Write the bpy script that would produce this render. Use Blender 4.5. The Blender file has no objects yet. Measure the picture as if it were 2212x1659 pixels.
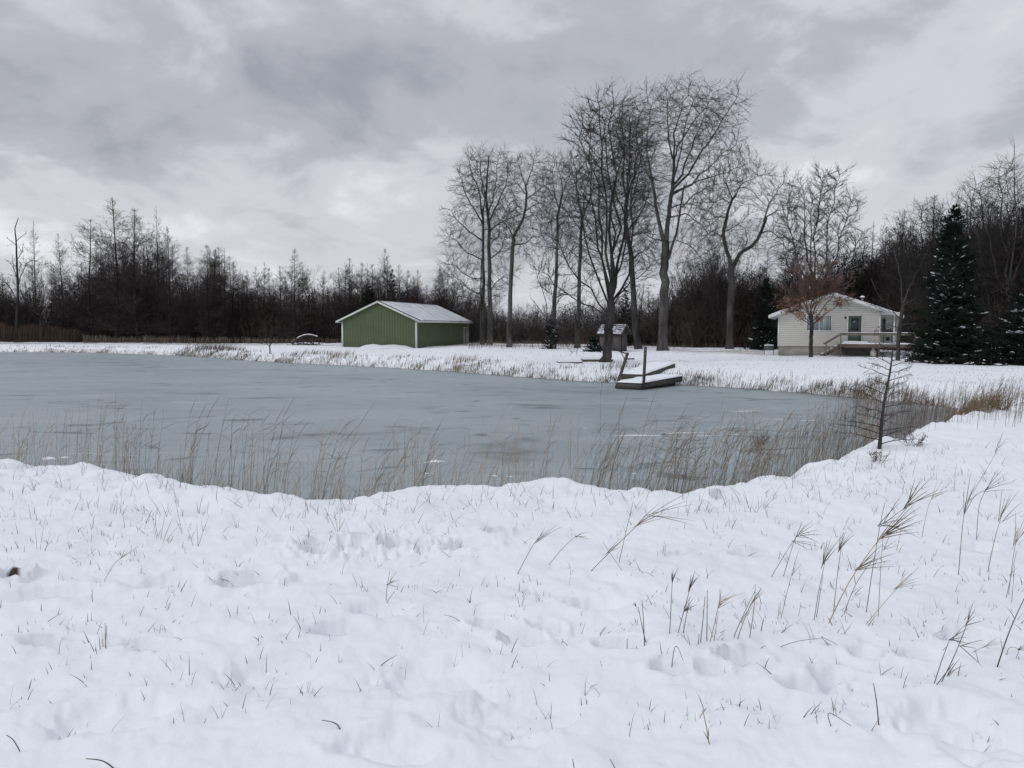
import bpy, math, random
import numpy as np
from mathutils import Vector
R = math.radians
rng = np.random.default_rng(11)
random.seed(5)
scene = bpy.context.scene
COL = scene.collection

# ------------------------------------------------------------ camera geometry
FX, CX, CY, HZ = 1791.0, 1106.0, 829.5, 710.0
EYE = 2.0
TH = math.atan((CY-HZ)/FX)
def ray(px, py):
    dx = (px-CX)/FX; dy = (py-CY)/FX
    return np.array([dx, math.cos(TH)-dy*math.sin(TH), -math.sin(TH)-dy*math.cos(TH)])
def at_z(px, py, z):
    d = ray(px, py); t = (z-EYE)/d[2]
    return np.array([d[0]*t, d[1]*t, z])
def at_y(px, py, Y):
    d = ray(px, py); t = Y/d[1]
    return np.array([d[0]*t, Y, EYE+d[2]*t])

# ------------------------------------------------------------ noise
def _h(ix, iy, s):
    h = (ix.astype(np.int64)*374761393 + iy.astype(np.int64)*668265263 + s*1442695041) & 0xffffffff
    h = ((h ^ (h >> 13))*1274126177) & 0xffffffff
    h = ((h ^ (h >> 16))*2246822519) & 0xffffffff
    return (h ^ (h >> 15)).astype(np.float64)/4294967295.0*2-1
def vn(x, y, s=0):
    x = np.asarray(x, float); y = np.asarray(y, float)
    ix = np.floor(x); iy = np.floor(y); fx = x-ix; fy = y-iy
    fx = fx**3*(fx*(fx*6-15)+10); fy = fy**3*(fy*(fy*6-15)+10)
    a = _h(ix, iy, s); b = _h(ix+1, iy, s); c = _h(ix, iy+1, s); d = _h(ix+1, iy+1, s)
    return (a*(1-fx)+b*fx)*(1-fy)+(c*(1-fx)+d*fx)*fy
def fbm(x, y, o=4, s=0):
    r = 0; a = 1.0; n = 0
    for i in range(o):
        r = r+a*vn(x, y, s+i*7); n += a; a *= .5
        x, y = x*1.93+y*.4+3.1, y*1.93-x*.4+1.7
    return r/n
def sstep(a, b, x):
    t = np.clip((x-a)/(b-a), 0, 1); return t*t*(3-2*t)

# ------------------------------------------------------------ pond outline
FAR = [(0,760),(200,762),(385,768),(470,774),(550,780),(650,786),(850,795),(1000,805),(1130,815),(1240,824),(1345,828),
       (1480,832),(1600,840),(1720,848),(1850,860),(1960,870),(2060,882)]
far_w = [at_z(x, y, -.6)[:2] for x, y in FAR]
CREST = [(1990,930,.2),(1945,948,.28),(1900,968,.33),(1850,992,.4),(1800,1014,.4),(1720,1034,.4),(1620,1052,.4),
         (1540,1064,.4),(1440,1060,.4),(1350,1056,.4),(1240,1047,.4),(1120,1050,.4),(980,1050,.4),(850,1052,.4),(760,1068,.4),
         (680,1072,.4),(600,1068,.4),(520,1060,.4),(430,1052,.4),(340,1042,.4),(260,1020,.4),(190,1006,.4),(100,1000,.4),(0,997,.4)]
cr = [at_z(x, y, z)[:2] for x, y, z in CREST]
cr = [np.array([13.9,24.6]), np.array([11.0,20.2])] + cr + [np.array([-9.5,10.9]), np.array([-16,12.5]), np.array([-30,18.])]
near_w = []
for i, c in enumerate(cr):
    a = cr[max(0, i-1)]; b = cr[min(len(cr)-1, i+1)]
    t = (b-a)/np.linalg.norm(b-a)
    n = np.array([t[1], -t[0]])
    if n[1] < 0 and i > 4: n = -n
    if i <= 4 and n[0] > 0: n = -n
    near_w.append(c+n*(1.1 if i > 3 else .8))
POND = np.array(far_w+near_w+[np.array([-62,34.]), np.array([-86,60.]), np.array([-84,88.]), np.array([-70,93.])])
def sdist(x, y):
    shp = np.shape(x); x = np.ravel(x).astype(float); y = np.ravel(y).astype(float)
    best = np.full(x.shape, 1e9); ins = np.zeros(x.shape, bool)
    n = len(POND)
    for i in range(n):
        ax, ay = POND[i]; bx, by = POND[(i+1) % n]
        ex, ey = bx-ax, by-ay
        t = np.clip(((x-ax)*ex+(y-ay)*ey)/(ex*ex+ey*ey), 0, 1)
        d = (x-ax-ex*t)**2+(y-ay-ey*t)**2
        best = np.minimum(best, d)
        c = ((ay > y) != (by > y)) & (x < ex*(y-ay)/(ey if abs(ey) > 1e-9 else 1e-9)+ax)
        ins ^= c
    return (np.where(ins, -1, 1)*np.sqrt(best)).reshape(shp)

# footprints and trampled hollows: px, py, length, width, angle, depth
DIPS = [(26,1250,.15,.12,.1,.20),(90,1284,.55,.14,.1,.06),(530,1258,.36,.22,.1,.11),(560,1262,.2,.14,.5,.1),(860,1172,.28,.20,.2,.15),(900,1176,.16,.16,.0,.17),
        (760,1178,.35,.2,.1,.09),(700,1180,.3,.22,.2,.07),(1010,1178,.32,.2,.1,.10),(1072,1155,.17,.14,.0,.13),(720,1366,.28,.12,.2,.07),(120,1384,.30,.09,.0,.05),
        (330,1392,.40,.09,-.2,.05),(1070,1360,.22,.10,-.6,.08),(1125,1390,.22,.10,-.6,.08),(1180,1368,.18,.09,-.5,.08),(1600,1440,.20,.07,.0,.10),(1450,1462,.17,.08,.3,.07),
        (1530,1462,.13,.06,-.1,.06),(1345,1412,.24,.09,-.1,.06),(1740,1488,.22,.09,.0,.07),(1800,1462,.18,.09,-.1,.07),(1985,1420,.22,.10,.2,.07),
        (1480,1210,.30,.08,.2,.05),(1620,1208,.28,.08,.1,.05),(2090,1380,.26,.11,.1,.06),(850,1620,.35,.16,.0,.03),(1870,1415,.15,.09,.0,.06),
        (380,1260,.45,.16,.1,.05),(600,1440,.5,.2,.2,.03),(250,1540,.5,.2,.2,.03),(1560,1080,.16,.14,.3,.16),(1290,1318,.3,.12,.1,.05),(820,1330,.3,.12,-.1,.04),
        (2120,1190,.25,.14,.1,.05),(1830,1050,.3,.2,.1,.07),(1760,1060,.25,.16,.1,.08),(1900,1010,.22,.16,.1,.1),(940,1470,.5,.25,.1,.03),(2050,1560,.4,.2,.3,.04),(2130,1610,.4,.2,.0,.04),(1130,1540,.5,.25,.2,.03)]
dips_w = []
for px, py, L, W, a, d in DIPS:
    p = at_z(px, py, .4); dips_w.append((p[0], p[1], L*.62, W*.95, a, d*1.8))
MOUNDS = [(1050,1050,1.3,-.07),(670,1075,.8,.05),(60,1000,.8,-.03),(910,1040,.34,.09),(1190,1040,.38,.08),(150,1006,.9,-.05),(1340,1060,.5,.03),(340,1040,.4,.05),(60,1000,.5,-.04),(1460,1400,.5,.06),(1545,1230,.7,.05),(1720,1062,.4,.06),(1600,1062,.3,.07)]
mounds_w = [(at_z(px, py, .4)[0], at_z(px, py, .4)[1]+.05, r, h) for px, py, r, h in MOUNDS]

def terrain(x, y, sd=None):
    x = np.asarray(x, float); y = np.asarray(y, float)
    if sd is None: sd = sdist(x, y)
    r = np.sqrt(x*x+y*y)
    near = 1-sstep(10.5, 24, r+np.maximum(0, x-6)*.0)
    base = .4*near
    ratio = x/np.maximum(y, 1)
    farw = 2.0+1.7*sstep(-.05, .12, ratio)*sstep(25, 38, y)
    bw = np.where(y < 13, 1.15, np.where(y < 30, 1.15+(y-13)/17*1.2, farw))
    sdn = sd+.28*fbm(x*.9, y*.9, 3, 40)*sstep(0, 1, r/12)
    t = np.clip(sdn/bw, 0, 1)
    prof = 1-(1-t)**2.2
    h = -.78+(base+.78)*prof
    h = h-np.clip(-sdn, 0, 1.2)*.6
    edge = np.exp(-((sd-.8)/1.3)**2)
    roll = (.03+.05*sstep(11, 18, r))*fbm(x*.35, y*.35, 3, 3)+.035*fbm(x*1.3, y*1.3, 3, 9)
    out = sstep(-.3, .5, sd)
    h = h+out*(roll+.12*fbm(x*.05, y*.05, 2, 77)*sstep(20, 60, r))
    nearr = 1-sstep(16, 30, r)
    lump = np.abs(fbm(x*2.4, y*2.4, 4, 17))
    h = h+out*nearr*(.032*lump+.014*fbm(x*7, y*7, 2, 23)+.006*fbm(x*19, y*19, 2, 29)-.02*sstep(.2, .6, fbm(x*1.9+7, y*1.9, 3, 31)))
    tuss = np.maximum(0, fbm(x*1.5, y*1.5, 3, 51))
    h = h+out*edge*(.10*fbm(x*2.2, y*2.2, 3, 61)+.20*tuss*sstep(14, 30, r)+.10*tuss*nearr*.5)
    m = r < 14
    if np.any(m):
        xm = x[m]; ym = y[m]; hm = h[m]
        wob = .30*fbm(xm*9, ym*9, 3, 91)
        for cx, cy, L, W, a, d in dips_w:
            u = (xm-cx)*math.cos(a)+(ym-cy)*math.sin(a); v = -(xm-cx)*math.sin(a)+(ym-cy)*math.cos(a)
            q = np.sqrt((u/L)**2+(v/W)**2)+wob
            hm = hm-d*(1-sstep(.5, 1.0, q))+d*.14*np.exp(-((q-1.25)/.22)**2)
        # trampled rubble of the broken crust
        c = at_z(800, 1180, .4)
        q = np.sqrt(((xm-c[0])/.85)**2+((ym-c[1])/.5)**2)
        hm = hm+(1-sstep(.5, 1.1, q))*.10*np.abs(fbm(xm*11, ym*11, 3, 99))-.03*(1-sstep(.5, 1.1, q))
        for cx, cy, rr, hh in mounds_w:
            hm = hm+hh*np.exp(-(((xm-cx)/rr)**2+((ym-cy)/(rr*.9))**2))
        h[m] = hm
    return h
def ground_z(x, y):
    return float(terrain(np.array([float(x)]), np.array([float(y)]))[0])
def on_ground(px, py):
    z = .3
    for i in range(8):
        p = at_z(px, py, z)
        z = .5*z+.5*ground_z(p[0], p[1])
        z = min(z, 1.2)
    p = at_z(px, py, z); p[2] = ground_z(p[0], p[1])
    return p

# ------------------------------------------------------------ node materials
def mat(name, rough=.8, spec=.3):
    m = bpy.data.materials.new(name); m.use_nodes = True
    nt = m.node_tree; b = nt.nodes['Principled BSDF']
    b.inputs['Roughness'].default_value = rough
    b.inputs['Specular IOR Level'].default_value = spec
    return m, nt, b
def N(nt, t, **k):
    n = nt.nodes.new(t)
    for a, v in k.items():
        if a.startswith('i_'): n.inputs[a[2:].replace('_', ' ')].default_value = v
        else: setattr(n, a, v)
    return n
def noisy(name, c1, c2, scale=5, rough=.85, spec=.2, bump=0, bscale=None, vec=(1,1,1), lo=.35, hi=.65, rnd=0, coord='Object', bdist=.02):
    m, nt, b = mat(name, rough, spec); L = nt.links.new
    tc = N(nt, 'ShaderNodeTexCoord'); mp = N(nt, 'ShaderNodeMapping'); mp.inputs['Scale'].default_value = vec
    L(tc.outputs[coord], mp.inputs[0])
    no = N(nt, 'ShaderNodeTexNoise'); no.inputs['Scale'].default_value = scale; no.inputs['Detail'].default_value = 5
    L(mp.outputs[0], no.inputs['Vector'])
    r = N(nt, 'ShaderNodeValToRGB'); r.color_ramp.elements[0].position = lo; r.color_ramp.elements[1].position = hi
    r.color_ramp.elements[0].color = (*c1, 1); r.color_ramp.elements[1].color = (*c2, 1)
    L(no.outputs['Fac'], r.inputs[0]); out = r.outputs[0]
    if rnd:
        oi = N(nt, 'ShaderNodeObjectInfo'); hv = N(nt, 'ShaderNodeHueSaturation')
        mr = N(nt, 'ShaderNodeMapRange'); mr.inputs[3].default_value = 1-rnd; mr.inputs[4].default_value = 1+rnd
        L(oi.outputs['Random'], mr.inputs[0]); L(mr.outputs[0], hv.inputs['Value']); L(out, hv.inputs['Color']); out = hv.outputs[0]
    L(out, b.inputs['Base Color'])
    if bump:
        n2 = N(nt, 'ShaderNodeTexNoise'); n2.inputs['Scale'].default_value = bscale or scale*3; n2.inputs['Detail'].default_value = 4
        L(mp.outputs[0], n2.inputs['Vector'])
        bp = N(nt, 'ShaderNodeBump'); bp.inputs['Strength'].default_value = bump; bp.inputs['Distance'].default_value = bdist
        L(n2.outputs['Fac'], bp.inputs['Height']); L(bp.outputs[0], b.inputs['Normal'])
    return m
SNOWC = (.80, .815, .85)
M = {}
M['snow'] = noisy('snow_cap', (.78,.80,.835), (.83,.84,.87), 8, .7, .2, .4, 30)
M['dusty_snow'] = noisy('thin_dusty_snow', (.36,.37,.39), (.72,.73,.76), 3, .8, .1)
M['bark_grey'] = noisy('grey_bark', (.045,.043,.041), (.115,.11,.105), 2.2, .9, .15, .7, 9, (1,1,.25), bdist=.05)
M['bark_dark'] = noisy('dark_bark', (.028,.026,.026), (.075,.07,.067), 2.5, .9, .15, .6, 9, (1,1,.3), bdist=.04)
M['twig'] = noisy('grey_twigs', (.028,.025,.024), (.048,.044,.042), 1.5, .9, .1)
M['twig_pale'] = noisy('pale_twigs', (.085,.078,.07), (.13,.12,.108), 1.5, .9, .1)
M['larch'] = noisy('bare_larch_twigs', (.036,.031,.029), (.068,.058,.053), .4, .95, .05, rnd=.25)
M['larch_red'] = noisy('reddish_larch_twigs', (.048,.033,.030), (.080,.056,.050), .4, .95, .05, rnd=.2)
M['larch_trunk'] = noisy('larch_trunk', (.02,.018,.018), (.04,.037,.035), 2, .95, .05)
M['brush'] = noisy('underbrush', (.050,.042,.039), (.100,.083,.074), .25, .95, .05)
M['needles'] = noisy('spruce_needles', (.010,.016,.013), (.024,.034,.026), 1.2, .9, .08)
M['pine'] = noisy('pine_needles', (.010,.015,.010), (.022,.032,.018), 1.2, .9, .08)
M['reed'] = noisy('dry_reed', (.16,.125,.085), (.34,.27,.18), 3, .8, .2, rnd=.45)
M['reed_dark'] = noisy('dark_reed', (.058,.048,.040), (.155,.125,.095), 3, .8, .2, rnd=.3)
M['reed_brown'] = noisy('brown_reed', (.075,.055,.042), (.17,.125,.09), 2, .85, .1)
M['reed_red'] = noisy('rusty_reed', (.052,.037,.029), (.105,.074,.053), .5, .9, .1)
M['tuft'] = noisy('dry_tuft', (.17,.115,.06), (.30,.22,.13), 2, .9, .1)
M['grass'] = noisy('dry_grass', (.06,.05,.045), (.20,.165,.12), .8, .85, .1)
M['leaf'] = noisy('brown_oak_leaf', (.26,.14,.082), (.46,.27,.17), 2.5, .8, .2)
M['oak_twig'] = noisy('reddish_twigs', (.11,.072,.060), (.17,.12,.10), 1.5, .9, .1)
M['weather'] = noisy('weathered_wood', (.05,.048,.045), (.12,.115,.105), 3, .9, .15, .5, 14, (.4,6,6), bdist=.01)
M['hutwood'] = noisy('hut_boards', (.080,.073,.068), (.15,.138,.128), 2, .9, .1, .5, 8, (7,7,.4), bdist=.02)
M['deckwood'] = noisy('red_brown_deck_wood', (.115,.088,.074), (.19,.148,.125), 3, .85, .2, .3, 12, (.5,5,5))
M['handrail'] = noisy('pale_rail_wood', (.20,.165,.13), (.30,.25,.20), 3, .85, .2)
M['concrete'] = noisy('foundation_block', (.20,.19,.175), (.33,.315,.29), 1.6, .95, .1, .4, 20)
M['siding'] = noisy('cream_vinyl_siding', (.64,.63,.565), (.69,.675,.605), .6, .55, .3)
M['siding_shade'] = noisy('shaded_porch_siding', (.45,.45,.43), (.52,.52,.50), .6, .6, .3)  # cream siding again, with the porch recess shade put into a darker colour
M['white_trim'] = noisy('white_trim', (.72,.72,.70), (.78,.78,.76), 2, .5, .3)
M['green_door'] = noisy('green_door_paint', (.075,.105,.085), (.095,.13,.105), 3, .5, .3)
M['black'] = noisy('black_metal', (.012,.012,.013), (.03,.03,.03), 4, .6, .3)
M['grey_metal'] = noisy('grey_metal', (.10,.10,.10), (.20,.20,.20), 4, .5, .4)
M['tank'] = noisy('tank_paint', (.50,.48,.44), (.58,.56,.52), 4, .5, .3)
M['ivory'] = noisy('ivory_trim', (.62,.64,.58), (.70,.71,.66), 2, .5, .3)
M['roof_edge'] = noisy('dark_green_roof_metal', (.045,.06,.05), (.07,.085,.07), 2, .5, .4)

def glass_mat():
    m, nt, b = mat('window_glass', .06, .6); b.inputs['Base Color'].default_value = (.025,.032,.036,1)
    return m
M['glass'] = glass_mat()
M['curtain'] = noisy('curtain_behind_glass', (.20,.235,.25), (.32,.36,.37), 1.2, .25, .5, vec=(9,9,.3))

def green_steel():
    m, nt, b = mat('green_ribbed_steel', .55, .35); L = nt.links.new
    tc = N(nt, 'ShaderNodeTexCoord'); no = N(nt, 'ShaderNodeTexNoise'); no.inputs['Scale'].default_value = .7; no.inputs['Detail'].default_value = 6
    L(tc.outputs['Object'], no.inputs['Vector'])
    r = N(nt, 'ShaderNodeValToRGB'); r.color_ramp.elements[0].position = .3; r.color_ramp.elements[1].position = .7
    r.color_ramp.elements[0].color = (.080,.106,.054,1); r.color_ramp.elements[1].color = (.100,.130,.068,1)
    L(no.outputs['Fac'], r.inputs[0])
    sp = N(nt, 'ShaderNodeSeparateXYZ'); L(tc.outputs['Object'], sp.inputs[0])
    n2 = N(nt, 'ShaderNodeTexNoise'); n2.inputs['Scale'].default_value = 1.6; n2.inputs['Detail'].default_value = 7; n2.inputs['Roughness'].default_value = .7
    L(tc.outputs['Object'], n2.inputs['Vector'])
    z = N(nt, 'ShaderNodeMapRange'); z.inputs[1].default_value = 0; z.inputs[2].default_value = 1.1; z.inputs[3].default_value = .35; z.inputs[4].default_value = -.08; L(sp.outputs['Z'], z.inputs[0])
    ad = N(nt, 'ShaderNodeMath', operation='ADD'); L(z.outputs[0], ad.inputs[0]); L(n2.outputs['Fac'], ad.inputs[1])
    mr = N(nt, 'ShaderNodeMapRange'); mr.inputs[1].default_value = .55; mr.inputs[2].default_value = .95; mr.inputs[4].default_value = .5; L(ad.outputs[0], mr.inputs[0])
    mx = N(nt, 'ShaderNodeMix', data_type='RGBA'); L(mr.outputs[0], mx.inputs[0]); L(r.outputs[0], mx.inputs[6]); mx.inputs[7].default_value = (.062,.068,.046,1)
    L(mx.outputs[2], b.inputs['Base Color'])
    return m
M['green'] = green_steel()

def roof_snow():
    m, nt, b = mat('thin_snow_on_metal', .6, .3); L = nt.links.new
    tc = N(nt, 'ShaderNodeTexCoord'); mp = N(nt, 'ShaderNodeMapping'); mp.inputs['Scale'].default_value = (.35,2.2,1)
    L(tc.outputs['Object'], mp.inputs[0])
    no = N(nt, 'ShaderNodeTexNoise'); no.inputs['Scale'].default_value = 1.3; no.inputs['Detail'].default_value = 7
    L(mp.outputs[0], no.inputs['Vector'])
    sp = N(nt, 'ShaderNodeSeparateXYZ'); L(tc.outputs['Object'], sp.inputs[0])
    mr = N(nt, 'ShaderNodeMapRange'); mr.inputs[1].default_value = 4.2; mr.inputs[2].default_value = 5.3; mr.inputs[3].default_value = 0; mr.inputs[4].default_value = -.13
    L(sp.outputs['Z'], mr.inputs[0])
    ad = N(nt, 'ShaderNodeMath', operation='ADD'); L(no.outputs['Fac'], ad.inputs[0]); L(mr.outputs[0], ad.inputs[1])
    r = N(nt, 'ShaderNodeValToRGB'); r.color_ramp.elements[0].position = .24; r.color_ramp.elements[1].position = .52
    r.color_ramp.elements[0].color = (.22,.24,.245,1); r.color_ramp.elements[1].color = (.66,.68,.71,1)
    L(ad.outputs[0], r.inputs[0]); L(r.outputs[0], b.inputs['Base Color'])
    return m
M['roof_snow'] = roof_snow()

def ground_mat():
    m, nt, b = mat('snow_ground', .75, .15); L = nt.links.new
    tc = N(nt, 'ShaderNodeTexCoord')
    at = N(nt, 'ShaderNodeAttribute', attribute_name='cover')
    sp = N(nt, 'ShaderNodeSeparateColor'); L(at.outputs['Color'], sp.inputs[0])
    n1 = N(nt, 'ShaderNodeTexNoise'); n1.inputs['Scale'].default_value = 2.6; n1.inputs['Detail'].default_value = 9; n1.inputs['Roughness'].default_value = .72
    L(tc.outputs['Object'], n1.inputs['Vector'])
    # tan grass breaking through: noise compared with the cover amount
    mt = N(nt, 'ShaderNodeMath', operation='ADD'); L(n1.outputs['Fac'], mt.inputs[0]); L(sp.outputs[1], mt.inputs[1])
    r = N(nt, 'ShaderNodeMapRange'); r.inputs[1].default_value = .72; r.inputs[2].default_value = 1.05; L(mt.outputs[0], r.inputs[0])
    n2 = N(nt, 'ShaderNodeTexNoise'); n2.inputs['Scale'].default_value = 1.1; n2.inputs['Detail'].default_value = 5
    L(tc.outputs['Object'], n2.inputs['Vector'])
    g = N(nt, 'ShaderNodeValToRGB'); g.color_ramp.elements[0].color = (.10,.085,.065,1); g.color_ramp.elements[1].color = (.30,.26,.20,1)
    L(n2.outputs['Fac'], g.inputs[0])
    s = N(nt, 'ShaderNodeValToRGB'); s.color_ramp.elements[0].position = .3; s.color_ramp.elements[1].position = .7
    s.color_ramp.elements[0].color = (.765,.787,.82,1); s.color_ramp.elements[1].color = (.81,.832,.855,1)
    L(n2.outputs['Fac'], s.inputs[0])
    mx = N(nt, 'ShaderNodeMix', data_type='RGBA'); L(r.outputs[0], mx.inputs[0]); L(s.outputs[0], mx.inputs[6]); L(g.outputs[0], mx.inputs[7])
    # forest litter
    n3 = N(nt, 'ShaderNodeTexNoise'); n3.inputs['Scale'].default_value = .8; n3.inputs['Detail'].default_value = 6
    L(tc.outputs['Object'], n3.inputs['Vector'])
    l = N(nt, 'ShaderNodeValToRGB'); l.color_ramp.elements[0].color = (.02,.016,.013,1); l.color_ramp.elements[1].color = (.10,.075,.055,1)
    L(n3.outputs['Fac'], l.inputs[0])
    ml = N(nt, 'ShaderNodeMath', operation='MULTIPLY_ADD'); L(n3.outputs['Fac'], ml.inputs[0]); ml.inputs[1].default_value = .9; L(sp.outputs[0], ml.inputs[2])
    rl = N(nt, 'ShaderNodeMapRange'); rl.inputs[1].default_value = .85; rl.inputs[2].default_value = 1.1; L(ml.outputs[0], rl.inputs[0])
    m2 = N(nt, 'ShaderNodeMix', data_type='RGBA'); L(rl.outputs[0], m2.inputs[0]); L(mx.outputs[2], m2.inputs[6]); L(l.outputs[0], m2.inputs[7])
    L(m2.outputs[2], b.inputs['Base Color'])
    b1 = N(nt, 'ShaderNodeTexNoise'); b1.inputs['Scale'].default_value = 14; b1.inputs['Detail'].default_value = 6; b1.inputs['Roughness'].default_value = .6
    L(tc.outputs['Object'], b1.inputs['Vector'])
    bp = N(nt, 'ShaderNodeBump'); bp.inputs['Strength'].default_value = .55; bp.inputs['Distance'].default_value = .014
    L(b1.outputs['Fac'], bp.inputs['Height']); L(bp.outputs[0], b.inputs['Normal'])
    return m
def ice_mat():
    m, nt, b = mat('grey_pond_ice', .42, .35); L = nt.links.new
    tc = N(nt, 'ShaderNodeTexCoord')
    def nz(scale, vec, det=5, rough=.55, dist=0, w=0):
        mp = N(nt, 'ShaderNodeMapping'); mp.inputs['Scale'].default_value = vec; mp.inputs['Location'].default_value = (w, w*.7, 0); mp.inputs['Rotation'].default_value = (0,0,.06)
        L(tc.outputs['Object'], mp.inputs[0])
        n = N(nt, 'ShaderNodeTexNoise'); n.inputs['Scale'].default_value = scale; n.inputs['Detail'].default_value = det
        n.inputs['Roughness'].default_value = rough; n.inputs['Distortion'].default_value = dist
        L(mp.outputs[0], n.inputs['Vector']); return n
    def mixc(f, a, col):
        x = N(nt, 'ShaderNodeMix', data_type='RGBA'); L(f, x.inputs[0]); L(a, x.inputs[6]); x.inputs[7].default_value = (*col, 1); return x.outputs[2]
    def rng_(o, a, c, d0=0, d1=1):
        r = N(nt, 'ShaderNodeMapRange'); r.inputs[1].default_value = a; r.inputs[2].default_value = c; r.inputs[3].default_value = d0; r.inputs[4].default_value = d1; L(o, r.inputs[0]); return r.outputs[0]
    big = nz(.10, (1,1.6,1), 4)
    r = N(nt, 'ShaderNodeValToRGB'); r.color_ramp.elements[0].position = .3; r.color_ramp.elements[1].position = .7
    r.color_ramp.elements[0].color = (.235,.275,.290,1); r.color_ramp.elements[1].color = (.310,.356,.373,1)
    L(big.outputs['Fac'], r.inputs[0]); c = r.outputs[0]
    med = nz(.40, (.7,1.2,1), 6, .6)
    c = mixc(rng_(med.outputs['Fac'], .50, .70, 0, .45), c, (.36,.402,.43))
    fine = nz(2.2, (.7,1.1,1), 5, .6, .6, 5)
    c = mixc(rng_(fine.outputs['Fac'], .57, .70, 0, .5), c, (.13,.155,.165))
    st = nz(.85, (.65,1.15,1), 4, .55, .9, 11)
    c = mixc(rng_(st.outputs['Fac'], .60, .68, 0, .72), c, (.075,.095,.10))
    wisp = nz(.5, (.25,1.8,1), 3, .5, 1.2, 31)
    c = mixc(rng_(wisp.outputs['Fac'], .685, .74, 0, .6), c, (.48,.52,.55))
    # shallow murky margin, browner
    at = N(nt, 'ShaderNodeAttribute', attribute_name='shore')
    sp = N(nt, 'ShaderNodeSeparateColor'); L(at.outputs['Color'], sp.inputs[0])
    mg = N(nt, 'ShaderNodeMath', operation='MULTIPLY'); L(sp.outputs[1], mg.inputs[0]); L(rng_(fine.outputs['Fac'], .35, .62, .2, 1), mg.inputs[1]); c = mixc(mg.outputs[0], c, (.085,.105,.11))
    ma = N(nt, 'ShaderNodeMath', operation='MULTIPLY'); L(sp.outputs[0], ma.inputs[0]); L(rng_(med.outputs['Fac'], .3, .6, .35, 1), ma.inputs[1])
    c = mixc(ma.outputs[0], c, (.115,.115,.105))
    L(c, b.inputs['Base Color'])
    bp = N(nt, 'ShaderNodeBump'); bp.inputs['Strength'].default_value = .25; bp.inputs['Distance'].default_value = .01
    L(fine.outputs['Fac'], bp.inputs['Height']); L(bp.outputs[0], b.inputs['Normal'])
    L(rng_(med.outputs['Fac'], .3, .7, .36, .6), b.inputs['Roughness'])
    return m

# ------------------------------------------------------------ mesh helpers
def make_mesh(name, V, Q=None, T=None, smooth=False):
    me = bpy.data.meshes.new(name)
    V = np.asarray(V, np.float32); me.vertices.add(len(V)); me.vertices.foreach_set('co', V.ravel())
    loops = []; starts = []; s = 0
    if Q is not None and len(Q):
        Q = np.asarray(Q, np.int32); loops.append(Q.ravel()); starts.append(s+np.arange(len(Q))*4); s += len(Q)*4
    if T is not None and len(T):
        T = np.asarray(T, np.int32); loops.append(T.ravel()); starts.append(s+np.arange(len(T))*3); s += len(T)*3
    loops = np.concatenate(loops); starts = np.concatenate(starts)
    me.loops.add(len(loops)); me.loops.foreach_set('vertex_index', loops)
    me.polygons.add(len(starts)); me.polygons.foreach_set('loop_start', starts.astype(np.int32))
    me.update(calc_edges=True)
    if smooth: me.polygons.foreach_set('use_smooth', np.ones(len(starts), bool))
    return me
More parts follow.
